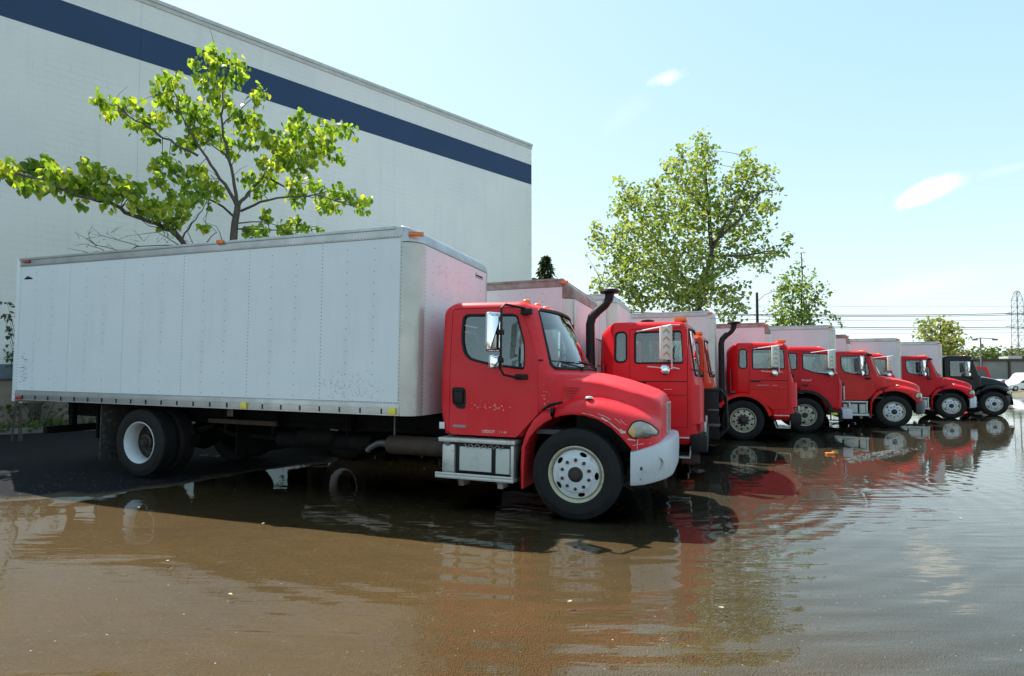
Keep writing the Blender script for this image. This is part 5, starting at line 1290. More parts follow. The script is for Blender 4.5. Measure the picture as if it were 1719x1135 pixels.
def add_cab_parts(tr, kind, key, P, paint, M, marker_xs, marker_z, marker_m='amber'):
    cab = part('cab', 'cab' + key, lambda: M['shell'], paint, tr)
    part('windshield', 'ws' + key, lambda: M['ws'], 'glass', cab); part('windshield_seal', 'wss' + key, lambda: M['wsseal'], 'rubber', cab)
    part('rear_window', 'rw' + key, lambda: M['rearwin'], 'glass', cab); part('wiper', 'wip' + key, lambda: M['wiper'], 'rubber', cab)
    for s, nm in (('n', 'door_near'), ('f', 'door_far')):
        d = part('door', nm + key, lambda: M[nm], paint, tr)
        for k, (w, wd) in enumerate(zip(P['windows'], P['win_in_door'])):
            par = d if wd else cab
            part('window', 'win%s%d' % (s, k) + key, lambda: M['win%s%d' % (s, k)], 'glass', par); part('window_seal', 'seal%s%d' % (s, k) + key, lambda: M['seal%s%d' % (s, k)], 'rubber', par)
        if s == 'n': near = d
        else: fard = d
    dome = lambda: MB().lathe([(.001, .045), (.025, .041), (.045, .028), (.054, .01), (.056, -.02)], (0, 0, 0), axis='z', n=20).mesh('d', 60)
    for y in (-.78, -.36, 0, .36, .78): part('marker_light', 'dome', dome, marker_m, cab, (marker_xs - .03 * abs(y), y, marker_z - .01 * abs(y)))
    return cab, near

# ---- conventional cab with a long hood
def hood_mesh(H):
    st = H['st']; arch = H['arch']; vs = []; fs = []; cols = None
    for (s, zt, wh, zf, wf) in st:
        if abs(s) < arch - .01: zb = .5 + math.sqrt(arch * arch - s * s)
        else: zb = .5
        zb = max(zb, H['zb'] + max(0, (s - .6)) * .22); zb = min(zb, zf - .05)
        cr = min(.10, (zf - zb) * .4)
        half = [(0, zt), (wh * .3, zt - .010), (wh * .6, zt - .036), (wh * .84, zt - .070), (wh - .03, zt - .094), (wh - .010, zt - .112), (wh - .002, zt - .14), (wh + .010, zf + .06), (wh + .018, zf + .028),
                (wh + .045, zf + .012), (max(wh + .06, wf - cr * 1.7), zf - .010), (wf - cr * .85, zf - cr * .38), (wf - cr * .32, zf - cr * .82), (wf - cr * .06, zf - cr * 1.35), (wf, min(zf - cr * 1.36, max(zb + .03, zf - cr * 2.1))), (wf, zb + .02), (wf - .008, zb), (wf - .05, zb + .004)]
        row = [(s, -y, z) for y, z in reversed(half)] + [(s, y, z) for y, z in half[1:]]
        cols = len(row); vs += row
    n = len(st)
    for j in range(n - 1):
        for i in range(cols - 1): fs.append((j * cols + i, j * cols + i + 1, (j + 1) * cols + i + 1, (j + 1) * cols + i))
    fs.append(tuple((n - 1) * cols + i for i in range(cols)))
    mb = MB(); mb.add(vs, fs); return mb.mesh('hood', 28)
def interp(tab, s, col):
    for a, b in zip(tab[:-1], tab[1:]):
        if a[0] <= s <= b[0]: t = (s - a[0]) / (b[0] - a[0]); return a[col] + (b[col] - a[col]) * t
    return tab[-1][col] if s > tab[-1][0] else tab[0][col]

M2P = dict(W=1.06, r=.08, wk=.36, w0=-.75, w1=-.10, tum=.075, tz=1.68, wsw=.93,
    profile=([(-1.68, .86), (-1.74, 1.15), (-1.74, 2.40), (-1.60, 2.485), (-.66, 2.475), (-.46, 2.40), (-.06, 1.655), (.13, 1.62), (.13, 1.20), (-.20, 1.12), (-.62, .86)], [.03, .05, .14, .10, .16, .06, .03, .03, .03, .05, .05]),
    ws=((-.075, 1.685), (-.462, 2.385)),
    door=[(-1.60, .868), (-.735, .868), (-.475, 1.15), (-.485, 1.72), (-.60, 2.10), (-.73, 2.40), (-1.60, 2.40)],
    windows=[([(-1.46, 2.335), (-1.47, 2.0), (-1.40, 1.79), (-1.05, 1.71), (-.645, 1.665), (-.645, 1.95), (-.775, 2.325)], [.08, .15, .22, .10, .06, .12, .06])], win_in_door=[True], rearwin=(1.75, 2.25, .55))
HM2 = dict(arch=.67, zb=.80, st=[(-.26, 1.655, 1.00, 1.22, 1.12), (-.18, 1.655, .99, 1.27, 1.15), (-.05, 1.65, .965, 1.325, 1.175), (.1, 1.638, .935, 1.352, 1.19), (.25, 1.612, .90, 1.348, 1.19), (.4, 1.575, .86, 1.318, 1.19), (.53, 1.535, .82, 1.275, 1.18), (.62, 1.508, .79, 1.24, 1.165),
    (.70, 1.480, .75, 1.20, 1.13), (.77, 1.452, .71, 1.16, 1.06), (.82, 1.428, .67, 1.12, .98), (.86, 1.40, .62, 1.08, .88), (.885, 1.36, .57, 1.04, .76), (.898, 1.31, .50, .99, .64), (.903, 1.25, .42, .95, .52)])
INTP = dict(W=1.04, r=.07, wk=.12, w0=-.80, w1=-.36, tum=.05, tz=1.75, wsw=.88,
    profile=([(-1.68, .80), (-1.72, 1.1), (-1.70, 2.50), (-1.55, 2.57), (-.80, 2.56), (-.62, 2.50), (-.34, 1.74), (-.26, 1.68), (-.26, 1.20), (-.45, 1.12), (-.75, .80)], [.03, .05, .10, .08, .10, .05, .03, .03, .03, .05, .05]),
    ws=((-.35, 1.77), (-.61, 2.47)),
    door=[(-1.60, .82), (-.80, .82), (-.62, 1.12), (-.60, 1.75), (-.74, 2.46), (-1.60, 2.46)],
    windows=[([(-1.50, 2.36), (-1.50, 1.66), (-.72, 1.66), (-.72, 1.85), (-.84, 2.36)], .06)], win_in_door=[True], rearwin=(1.8, 2.3, .55))
HINT = dict(arch=.66, zb=.86, st=[(-.45, 1.72, .80, 1.10, 1.08), (-.35, 1.715, .80, 1.18, 1.12), (-.2, 1.70, .80, 1.28, 1.14), (0, 1.67, .79, 1.30, 1.15), (.2, 1.62, .78, 1.29, 1.15), (.4, 1.55, .76, 1.24, 1.15), (.52, 1.50, .75, 1.20, 1.12), (.60, 1.45, .74, 1.17, 1.05), (.66, 1.38, .72, 1.12, .95), (.70, 1.30, .70, 1.06, .84)])
MKP = dict(W=1.12, r=.09, wk=.11, w0=.95, w1=1.15, tum=.05, tz=1.60, wsw=.98, chamfer=(-.10, .75),
    profile=([(-.34, 1.18), (-.38, 1.6), (-.34, 2.34), (-.12, 2.50), (1.02, 2.475), (1.13, 2.42), (1.26, 1.56), (1.29, 1.42), (1.28, .62), (1.22, .52), (.70, .52), (.64, .78), (.45, .99), (.20, 1.12), (-.05, 1.16)], [.03, .05, .08, .08, .10, .04, .04, .06, .05, .04, .03, .12, .12, .12, .1]),
    ws=((1.252, 1.62), (1.140, 2.36)), door_r=.03,
    door=[(.17, 1.14), (.28, 1.12), (.50, .98), (.68, .80), (1.05, .80), (1.06, 2.37), (.17, 2.37)],
    windows=[([(.24, 1.81), (1.0, 1.81), (.97, 2.33), (.24, 2.33)], .06), ([(-.085, 1.83), (.12, 1.83), (.12, 2.34), (-.075, 2.34)], .09)], win_in_door=[True, False], rearwin=(1.75, 2.25, .6))
FDP = dict(W=1.10, r=.12, wk=.16, w0=.50, w1=.95, tum=.06, tz=1.60, wsw=.92,
    profile=([(-.55, 1.18), (-.58, 1.6), (-.55, 2.40), (-.42, 2.52), (.42, 2.50), (.72, 2.40), (1.02, 1.62), (1.12, 1.42), (1.10, .72), (1.02, .62), (.60, .66), (.52, .86), (.40, 1.04), (.16, 1.17), (-.14, 1.20)], [.03, .05, .10, .10, .16, .08, .05, .08, .06, .04, .03, .10, .12, .12, .1]),
    ws=((1.005, 1.67), (.74, 2.36)), door_r=.05,
    door=[(-.10, 1.19), (.14, 1.17), (.40, 1.02), (.56, .76), (.86, .76), (.90, 1.6), (.70, 2.36), (-.10, 2.36)],
    windows=[([(-.03, 2.33), (-.03, 1.86), (.30, 1.72), (.80, 1.64), (.66, 2.29)], [.05, .06, .15, .05, .12]), ([(-.42, 1.84), (-.17, 1.84), (-.17, 2.33), (-.42, 2.33)], .06)], win_in_door=[True, False], rearwin=(1.75, 2.25, .6))

def bumper_mesh(plan, z_bot, z_top, th=.03):
    """plan: (x, y) from the near rear end round the front; strip with top flange"""
    full = plan + [(x, -y) for x, y in reversed(plan)]; vs = []; n = len(full)
    ins = []
    for i, (x, y) in enumerate(full):
        a = Vector(full[max(0, i - 1)]); b = Vector(full[min(n - 1, i + 1)]); d = (b - a).normalized(); nn = Vector((-d.y, d.x)); ins.append(nn)
    rows = [(-.0, lambda x: z_bot(x)), (.012, lambda x: z_bot(x) + .03), (.018, lambda x: (z_bot(x) + z_top(x)) / 2), (.014, lambda x: z_top(x) - .05), (0, lambda x: z_top(x) - .008), (-.03, lambda x: z_top(x)), (-.16, lambda x: z_top(x)), (-.16, lambda x: z_top(x) - .02), (-.05, lambda x: z_top(x) - .03), (-.04, lambda x: z_bot(x))]
    m = len(rows)
    for i, (x, y) in enumerate(full):
        for off, zf in rows:
            q = Vector((x, y)) - ins[i] * off; vs.append((q.x, q.y, zf(x)))
    fs = [(i * m + j, i * m + (j + 1) % m, (i + 1) * m + (j + 1) % m, (i + 1) * m + j) for i in range(n - 1) for j in range(m)]
    fs += [tuple(range(m)), tuple((n - 1) * m + j for j in range(m))[::-1]]
    mb = MB(); mb.add(vs, fs); return mb.mesh('bumper', 40)

def conventional(tr, kind, paint, bumper_m, detail):
    P, H = (M2P, HM2) if kind == 'm2' else (INTP, HINT); M = cached('cabM' + kind, lambda: make_cab(kind, P))
    cab, near = add_cab_parts(tr, kind, kind, P, paint, M, -.70 if kind == 'm2' else -.85, 2.495 if kind == 'm2' else 2.565)
    hood = part('hood', 'hood' + kind, lambda: hood_mesh(H), paint, tr)
    Wc = P['W']; st = H['st']; xn = st[-1][0]
    # fender behind the wheel
    def rear_fender(s_):
        mb = MB()
        for s in (s_,):
            outer, inn = [], []
            prof_o = [(-.64, .30), (-.665, .55), (-.655, .78), (-.60, .95), (-.52, 1.09), (-.40, 1.19), (-.285, 1.22)] if kind == 'm2' else [(-.78, .62), (-.74, .80), (-.68, .95), (-.58, 1.06), (-.50, 1.12), (-.455, 1.15), (-.452, 1.16)]
            n_ = len(prof_o); ang0, ang1 = R(197), R(115); pin = []
            rad = H['arch']
            for k in range(n_):
                if kind == 'm2': pin = [(-.625, .29), (-.615, .55), (-.60, .78), (-.545, .89), (-.47, .985), (-.37, 1.065), (-.285, 1.11)]
                else: pin = [(-.66, .60), (-.65, .76), (-.60, .86), (-.53, .94), (-.49, .98), (-.46, 1.0), (-.452, 1.01)]
            yo = 1.145 if kind == 'm2' else 1.10; yi = .72; vs = []
            for (a, b), (c, d) in zip(prof_o, pin):
                bulge = .0 if b > .5 else -.02
                vs += [(a, s * (yo - .06 - .02), b), (a + .012, s * (yo - .015 + bulge), b - .012), (c - .02, s * (yo + bulge), (b + d) / 2), (c, s * (yo - .01 + bulge), d), (c, s * yi, d)]
            m = 5; fs = [(k * m + j, k * m + j + 1, (k + 1) * m + j + 1, (k + 1) * m + j) for k in range(n_ - 1) for j in range(m - 1)]
            mb.add(vs, fs)
        return mb.mesh('rf', 40)
    for s in (-1, 1): part('fender', 'rfend%s%d' % (kind, s), lambda: rear_fender(s), paint, tr)
    def well():
        mb = MB(); 
        for s in (-1, 1):
            vs = []; K = 16
            for k in range(K + 1):
                a = math.pi * (-.02 + 1.06 * k / K); rr = H['arch'] + .03
                vs += [(rr * math.cos(a), s * 1.10, .5 + rr * math.sin(a)), (rr * math.cos(a), s * .55, .5 + rr * math.sin(a))]
            mb.add(vs, [(2 * k, 2 * k + 1, 2 * k + 3, 2 * k + 2) for k in range(K)])
        mb.box(-.15, .70, -.50, .50, .60, 1.15); return mb.mesh('w', 50, False)
    part('wheel_well', 'well' + kind, well, 'black_metal', tr)
    # hood edge gap and latch, front grille, headlights
    def grille():
        mb = MB()
        x = xn + .003; zt_, zb_ = (1.27, .95) if kind == 'm2' else (1.30, .95); hw = .22
        k = 0; z = zb_
        while z < zt_:
            mb.box(x - .02, x + .012, -hw, hw, z, z + .014, bev=.004); z += .036
        mb.box(x - .015, x + .016, -hw - .02, hw + .02, zt_, zt_ + .02, bev=.006); mb.box(x - .015, x + .016, -hw - .02, hw + .02, zb_ - .03, zb_ - .01, bev=.006)
        for s in (-1, 1): mb.box(x - .015, x + .014, s * (hw + .01) - .012, s * (hw + .01) + .012, zb_ - .02, zt_ + .02)
        return mb.mesh('g')
    part('grille', 'grille' + kind, grille, 'aluminium' if kind == 'm2' else 'black_metal', hood)
    wf = lambda s, : interp(st, s, 4)
    def lamp_patch(off, pts, bulge, grow=0.0, s_=-1):
        pl = rpoly(pts, .03, 3)
        if grow: pl = inset(pl, -grow)
        cx = sum(p[0] for p in pl) / len(pl); cz = sum(p[1] for p in pl) / len(pl); vs = []; n = len(pl); rows = [1, .8, .5, .0]
        for f in rows[:-1]:
            for (a, b) in pl:
                x = cx + (a - cx) * f; z = cz + (b - cz) * f; vs.append((x + bulge * (1 - f) * .5, s_ * (wf(x) + off + bulge * (1 - f * f)), z))
        vs.append((cx + bulge * .5, s_ * (wf(cx) + off + bulge), cz))
        fs = [(j * n + i, j * n + (i + 1) % n, (j + 1) * n + (i + 1) % n, (j + 1) * n + i) for j in range(2) for i in range(n)] + [(2 * n + i, 2 * n + (i + 1) % n, 3 * n) for i in range(n)]
        return vs, fs
    HL = [(.565, 1.00), (.625, 1.105), (.70, 1.125), (.79, 1.085), (.862, 1.00), (.855, .965), (.76, .945), (.63, .940)] if kind == 'm2' else [(.44, .96), (.47, 1.06), (.58, 1.06), (.67, 1.0), (.66, .93), (.52, .92)]
    AL = [(HL[0][0], HL[0][1]), (HL[1][0], HL[1][1]), (HL[1][0] + .02, HL[1][1] - .05), (HL[1][0] + .03, HL[-1][1] + .01), (HL[-1][0], HL[-1][1])]
    for s in (-1, 1):
        def seal():
            mb = MB(); mb.add(*lamp_patch(.003, HL, 0.0, .012, s)); return mb.mesh('s', 60)
        part('headlight_seal', 'hls%s%d' % (kind, s), seal, 'rubber', hood)
        def lens():
            mb = MB(); mb.add(*lamp_patch(.012, HL, .018, 0, s)); return mb.mesh('l', 60)
        def refl():
            mb = MB(); mb.add(*lamp_patch(.007, HL, .004, -.004, s)); return mb.mesh('l', 60)
        part('headlight', 'hl%s%d' % (kind, s), lens, 'lens', hood); part('reflector_bowl', 'hlr%s%d' % (kind, s), refl, 'lamp_inner', hood)
        def amb():
            mb = MB(); mb.add(*lamp_patch(.026, AL, .008, -.006, s)); return mb.mesh('l', 60)
        part('turn_signal', 'hla%s%d' % (kind, s), amb, 'reflector_amber', hood)
    if kind == 'm2':
        part('fender_lamp', 'flamp', lambda: MB().lathe([(.001, .022), (.03, .02), (.045, .010), (.05, -.004)], (0, 0, 0), axis='z', n=20).mesh('f', 60), 'cream_post', hood, (.13, -1.085, 1.352))
        part('latch', 'latch', lambda: MB().tube([(-.40, -1.15, 1.20), (-.30, -1.165, 1.265), (-.16, -1.15, 1.30)], [.014, .02, .016], 6).box(-.30, -.26, -1.18, -1.15, 1.18, 1.235, bev=.008).mesh('l'), 'rubber', hood)
        plan = [(.60, -1.16), (.66, -1.155), (.74, -1.12), (.81, -1.04), (.875, -.93), (.93, -.80), (.97, -.66), (.995, -.5), (1.0, -.3)]
        zb = lambda x: .43 + max(0, x - .62) * .12; zt_ = lambda x: .79 + max(0, x - .6) * .26
    else:
        plan = [(.42, -1.13), (.50, -1.12), (.58, -1.08), (.66, -1.0), (.73, -.88), (.78, -.7), (.80, -.5)]
        zb = lambda x: .50 + max(0, x - .5) * .1; zt_ = lambda x: .86 + max(0, x - .45) * .1
    bp = part('bumper', 'bump' + kind, lambda: bumper_mesh(plan, zb, zt_), bumper_m, tr)
    if kind == 'm2':
        o = part('fog_lamp', 'fog', lambda: MB().lathe([(.072, .004), (.066, .012), (.060, -.01), (.045, -.022), (.001, -.024)], (0, 0, 0), axis='x', n=24).mesh('f', 40), 'lamp_inner', bp, (.868, -.955, .655)); o.rotation_euler = (0, 0, R(-50))
    # interior
    interior(tr, cab, -1.70, -.10 if kind == 'm2' else -.30, .92, Wc, -.62, kind)
    for s in (-1, 1): mirror_arm(tr, kind, Wc, s)
    # door furniture
    y = -Wc
    def handle():
        return MB().prism(rpoly([(-1.575, 1.44), (-1.40, 1.44), (-1.385, 1.36), (-1.385, 1.18), (-1.50, 1.18), (-1.56, 1.26)], .04, 3), 'y', y - .004, y - .001).box(-1.55, -1.42, y - .020, y - .006, 1.24, 1.40, bev=.02).box(-1.54, -1.41, y - .024, y - .018, 1.385, 1.42, bev=.005).mesh('h')
    part('door_handle', 'handle' + kind, handle, 'rubber', near)
    # side step boxes
    def steps(mb_): return mb_
    if kind == 'm2':
        sb_ = part('step_box', 'sb', lambda: MB().box(-1.66, -.74, -1.10, -.60, .42, .80, bev=.01).mesh('s'), 'black_metal', tr)
        part('tread_plate', 'tread', lambda: MB().box(-1.70, -.72, -1.155, -.70, .785, .835, bev=.008).mesh('t'), 'step_alu', sb_)
        part('battery_cover', 'bc1', lambda: MB().box(-1.43, -1.02, -1.125, -1.10, .45, .735, bev=.008).mesh('b'), 'tank_pale', sb_); part('battery_cover', 'bc2', lambda: MB().box(-.965, -.79, -1.125, -1.10, .44, .735, bev=.008).mesh('b'), 'tank_pale', sb_)
        part('end_bracket', 'eb', lambda: MB().box(-1.66, -1.49, -1.135, -.80, .40, .76, bev=.03).box(-.775, -.735, -1.14, -.80, .40, .775, bev=.008).mesh('e'), 'step_alu', sb_)
        part('filler_cap', 'fcap', lambda: MB().lathe([(.001, -.04), (.045, -.038), (.052, -.02), (.052, .03)], (-1.585, -1.11, .785), n=18).mesh('f'), 'grey_iron', sb_)
        part('lower_step', 'ls', lambda: MB().box(-1.72, -.72, -1.19, -.85, .355, .395, bev=.008).box(-1.72, -.72, -1.19, -1.17, .395, .425, bev=.004).mesh('l'), 'step_alu', sb_)
        def brk():
            mb = MB()
            for x in (-1.45, -.95): mb.box(x, x + .07, -1.1, -.9, .26, .36, bev=.015); mb.box(x - .03, x + .09, -1.05, -.95, .30, .34, bev=.01)
            x = -1.36
            for k in range(6): mb.tube([(x, -1.13, .77), (x + .035, -1.14, .73), (x + .075, -1.13, .77)], .007, 4); x += .085
            return mb.mesh('b')
        part('bracket', 'brk', brk, 'rust_brown', sb_, kind='stuff')
        MBf = lambda: MB().box(-1.66, -.74, .60, 1.10, .42, .80, bev=.06).mesh('ft'); part('fuel_tank', 'ftank', MBf, 'step_alu', tr)
        part('vent_grille', 'vent', lambda: MB().box(-1.55, -1.38, y - .0065, y, .955, .985, bev=.002).mesh('v'), 'grey_print', near)
    else:
        part('step_box', 'sbi', lambda: MB().box(-1.6, -.72, -1.05, -.55, .42, .80, bev=.05).box(-1.6, -.7, -1.13, -1.03, .40, .44).mesh('s'), 'black_metal', tr)
    if detail:
        # scrapes on the fender, flaked paint, lettering, sticker
        def flakes(spots, rr, fnx):
            mb = MB(); g = random.Random(11)
            for (cx, cz, n, sx, sz, sz_) in spots:
                for _ in range(n):
                    a = cx + g.gauss(0, sx); b = cz + g.gauss(0, sz); r_ = rr * g.uniform(.5, sz_); th = g.uniform(0, 3.1); yy = fnx(a, b)
                    vs = []
                    for q in range(5):
                        t = 2 * math.pi * q / 5; vs.append((a + r_ * g.uniform(.5, 1.3) * math.cos(t + th), yy, b + r_ * .7 * math.sin(t + th)))
                    mb.add(vs, [(0, 1, 2, 3, 4)])
            return mb
        part('paint_flakes', 'flk', lambda: flakes([(-1.15, 1.22, 20, .10, .03, 1.3), (-.94, 1.21, 16, .07, .02, 1.6), (-1.38, 1.24, 8, .06, .03, 1)], .0060, lambda a, b: y - .0035).mesh('f', 0, False), 'scrape', near, kind='stuff')
        part('paint_flakes', 'flk2', lambda: flakes([(-.36, 1.25, 20, .03, .07, 1.3), (-.38, 1.36, 8, .02, .05, 1.5)], .0055, lambda a, b: y - .003).mesh('f', 0, False), 'scrape', cab, kind='stuff')
        text_on_side('lettering', 'USDOT', .050, 'white_print', near, -1.17, y - .0035, .905)
        text_on_side('lettering', '1 1 45', .040, 'scrape', near, -.955, y - .0035, .908)
        def scr():
            mb = MB(); g = random.Random(4)
            def seg(pts, w):
                for (a, b), (c, d) in zip(pts[:-1], pts[1:]):
                    dx, dz = c - a, d - b; L_ = math.hypot(dx, dz) or 1; nx_, nz_ = -dz / L_ * w, dx / L_ * w * g.uniform(.4, 1.4)
                    y0, y1 = -(wf(a) + .006), -(wf(c) + .006); mb.add([(a - nx_, y0, b - nz_), (c - nx_ * .6, y1, d - nz_ * .6), (c + nx_, y1, d + nz_), (a + nx_, y0, b + nz_)], [(0, 1, 2, 3)])
            arc = lambda t0, t1, rr, n: [(rr * math.cos(R(t0 + (t1 - t0) * k / n)), .5 + rr * math.sin(R(t0 + (t1 - t0) * k / n)) + g.uniform(-.004, .004)) for k in range(n + 1)]
            seg(arc(84, 60, .695, 7), .0030); seg(arc(66, 44, .705, 7), .0055); seg(arc(70, 58, .735, 4), .003); seg(arc(56, 50, .775, 3), .003); seg(arc(52, 46, .80, 3), .0026)
            seg([(.49, 1.03), (.52, 1.00), (.55, .995)], .010); seg([(.50, 1.00), (.515, .985)], .012); seg([(.57, .925), (.62, .92), (.65, .915)], .009); seg([(.675, .93), (.668, .86), (.672, .81)], .003); seg([(.62, .86), (.70, .875), (.80, .88)], .0025)
            return mb.mesh('s', 0, False)
        part('scrape_marks', 'scr', scr, 'scrape', hood, kind='stuff')
        part('sticker', 'stk', lambda: MB().box(-1.735, -1.665, y - .006, y, .93, 1.01, bev=.002).mesh('s'), 'white_print', cab)
        part('bolt', 'bbolt', lambda: MB().lathe([(.001, -.006), (.010, -.005), (.012, 0)], (.69, -1.150, .72), n=8).lathe([(.001, -.006), (.010, -.005), (.012, 0)], (.70, -1.147, .50), n=8).mesh('b', 0), 'grey_iron', bp, kind='stuff')
        part('bumper_mark', 'bmk', lambda: MB().box(.70, .725, -1.158, -1.15, .60, .635, bev=.003).mesh('s'), 'bumper_dark', bp)
        def faded():
            mb = MB()
            for k in range(5): mb.box(-.18, .0 - .02 * k, -1.004, -.985, 1.46 - k * .03, 1.472 - k * .03)
            return mb.mesh('f', 0)
        part('faded_badge', 'fbg', faded, 'paint_badge', hood)
    return cab

def cabover(tr, kind, paint, guard, detail_txt=None, stack=True, rstack=False):
    P = MKP if kind == 'mack' else FDP; M = cached('cabM' + kind, lambda: make_cab(kind, P)); Wc = P['W']
    cab, near = add_cab_parts(tr, kind, kind, P, paint, M, 1.00 if kind == 'mack' else .50, 2.495)
    if kind == 'mack':
        part('beacon_bar', 'beacon', lambda: MB().box(-.10, .10, -.20, .20, 0, .075, bev=.03).mesh('b'), 'amber', cab, (.95, -.72, 2.49))
        # snorkel stack behind the cab
        if stack: part('snorkel', 'snork', lambda: MB().tube([(-.50, -1.02, .95), (-.50, -1.02, 1.6), (-.50, -1.02, 2.48), (-.47, -1.02, 2.60), (-.38, -1.0, 2.70), (-.26, -.98, 2.80), (-.19, -.97, 2.90), (-.18, -.97, 3.0)], [.075, .075, .075, .075, .072, .072, .072, .08], 14).lathe([(.08, 0), (.15, .0), (.165, .02), (.15, .055), (.001, .065)], (-.18, -.97, 3.0), axis='z', n=24).mesh('s', 50), 'rubber', tr)
        part('rear_rack', 'rrack', lambda: (lambda mb: ([mb.tube([(-.44, yy, 1.1), (-.44, yy, 2.25)], .014, 5) for yy in (-.80, -.60, -.40)], [mb.tube([(-.44, -.82, z), (-.44, -.38, z)], .018, 5) for z in (1.35, 1.5, 1.65, 1.8, 2.25)], mb)[-1])(MB()).mesh('r'), 'white_plastic', cab)
        if rstack: part('roof_stack', 'rstack', lambda: MB().tube([(0, 0, -.05), (0, 0, .10)], .045, 12).lathe([(.05, .09), (.12, .10), (.125, .13), (.05, .15), (.001, .155)], (0, 0, 0), axis='z', n=20).mesh('s', 50), 'rubber', cab, (.28, .55, 2.54))
        def fend(s_):
            mb = MB()
            for s in (s_,):
                K = 14; vs = []
                for k in range(K + 1):
                    a = R(150 - 138 * k / K); ro, ri = .69, .615
                    vs += [(ri * math.cos(a), s * 1.20, .5 + ri * math.sin(a)), (ro * math.cos(a), s * 1.20, .5 + ro * math.sin(a)), (ro * math.cos(a) * 1.02, s * 1.10, .5 + ro * math.sin(a) * 1.02), (ri * math.cos(a), s * .7, .5 + ri * math.sin(a))]
                mb.add(vs, [(4 * k + j, 4 * k + (j + 1) % 4, 4 * k + 4 + (j + 1) % 4, 4 * k + 4 + j) for k in range(K) for j in range(4)])
            return mb.mesh('f', 40)
        for s in (-1, 1): part('fender', 'mkfend%d' % s, lambda: fend(s), paint, tr)
        def crease(): return MB().box(.18, 1.05, -Wc - .004, -Wc + .002, 1.515, 1.53).box(.18, 1.05, -Wc - .0045, -Wc + .002, 1.30, 1.307).mesh('c', 0)
        part('door_crease', 'mkcr', crease, 'rubber', near)
        part('scuff_marks', 'mksc', lambda: MB().box(.34, .62, -Wc - .0035, -Wc, 1.40, 1.408).box(.70, .82, -Wc - .0035, -Wc, 1.395, 1.401).box(.30, .34, -Wc - .0035, -Wc, 1.05, 1.06).mesh('s', 0), 'scrape', near)
        part('door_handle', 'mkh', lambda: MB().box(.20, .42, -Wc - .02, -Wc + .002, 1.485, 1.52, bev=.006).mesh('h'), 'rubber', near)
        part('corner_panel', 'mkcp', lambda: MB().prism(rpoly([(1.085, -1.125), (1.14, -1.12), (1.235, -1.05), (1.285, -.94), (1.26, -.94), (1.21, -1.02), (1.12, -1.085), (1.085, -1.09)], .01, 2), 'z', .86, 1.47).mesh('c', 30), 'paint_faded' if paint != 'paint_orange' else paint, tr)
        st_ = part('step_frame', 'mkst', lambda: MB().tube([(.73, -1.13, .50), (.78, -1.14, .335), (1.08, -1.14, .335), (1.10, -1.13, .52)], .016, 6).box(.78, 1.08, -1.17, -.98, .325, .345, bev=.005).mesh('s'), 'step_alu', tr)
        part('step_tread', 'mktr', lambda: MB().box(.72, 1.08, -Wc - .03, -Wc + .02, .63, .655, bev=.006).mesh('t'), 'step_alu', st_)
        xb = 1.25
    else:
        def fend(s_):
            mb = MB()
            for s in (s_,):
                K = 14; vs = []
                for k in range(K + 1):
                    a = R(150 - 140 * k / K); ro, ri = .745, .66
                    vs += [(ri * math.cos(a), s * 1.19, .5 + ri * math.sin(a)), (ro * math.cos(a), s * 1.19, .5 + ro * math.sin(a)), (ro * math.cos(a), s * 1.08, .5 + ro * math.sin(a)), (ri * math.cos(a), s * .7, .5 + ri * math.sin(a))]
                mb.add(vs, [(4 * k + j, 4 * k + (j + 1) % 4, 4 * k + 4 + (j + 1) % 4, 4 * k + 4 + j) for k in range(K) for j in range(4)])
            return mb.mesh('f', 40)
        for s in (-1, 1): part('fender', 'fdfend%d' % s, lambda: fend(s), 'black_metal', tr)
        part('door_handle', 'fdh', lambda: MB().box(-.05, .10, -Wc - .02, -Wc + .002, 1.36, 1.40, bev=.008).mesh('h'), 'rubber', near)
        def crease(): 
            return MB().tube([(-.08, -Wc - .003, 1.42), (.25, -Wc - .003, 1.22), (.55, -Wc - .003, .98)], .006, 4).tube([(.3, -Wc - .003, 1.03), (.85, -Wc - .003, 1.00)], .004, 4).mesh('c')
        part('door_crease', 'fdcr', crease, paint, near)
        st_ = part('step_frame', 'fdst', lambda: MB().box(.60, 1.02, -1.12, -.85, .52, .66, bev=.01).box(.62, .98, -1.15, -1.0, .36, .39, bev=.006).box(.66, .69, -1.12, -1.09, .38, .55).box(.9, .93, -1.12, -1.09, .38, .55).mesh('s'), 'black_metal', tr)
        part('reflector', 'fdrf', lambda: MB().box(.68, .84, -1.135, -1.12, .53, .59, bev=.004).mesh('r'), 'reflector_yellow', st_)
        xb = 1.12
        if detail_txt: text_on_side('lettering', detail_txt, .085, 'white_print', near, -.07, -Wc - .004, 1.50, .25)
    def bump():
        return MB().box(xb - .16, xb + .10, -1.16, 1.16, .42, .70, bev=.04).box(xb - .02, xb + .02, -.6, .6, .95, 1.35, bev=.01).mesh('b')
    bp = part('bumper', 'cbump' + kind, bump, 'black_metal' if kind == 'mack' else 'bumper_grey', tr)
    for s in (-1, 1): part('headlight', 'cbhl' + kind, lambda: MB().box(-.02, .02, -.14, .14, -.075, .075, bev=.015).mesh('h'), 'lamp_inner', bp, (xb + .06, s * .85, .80))
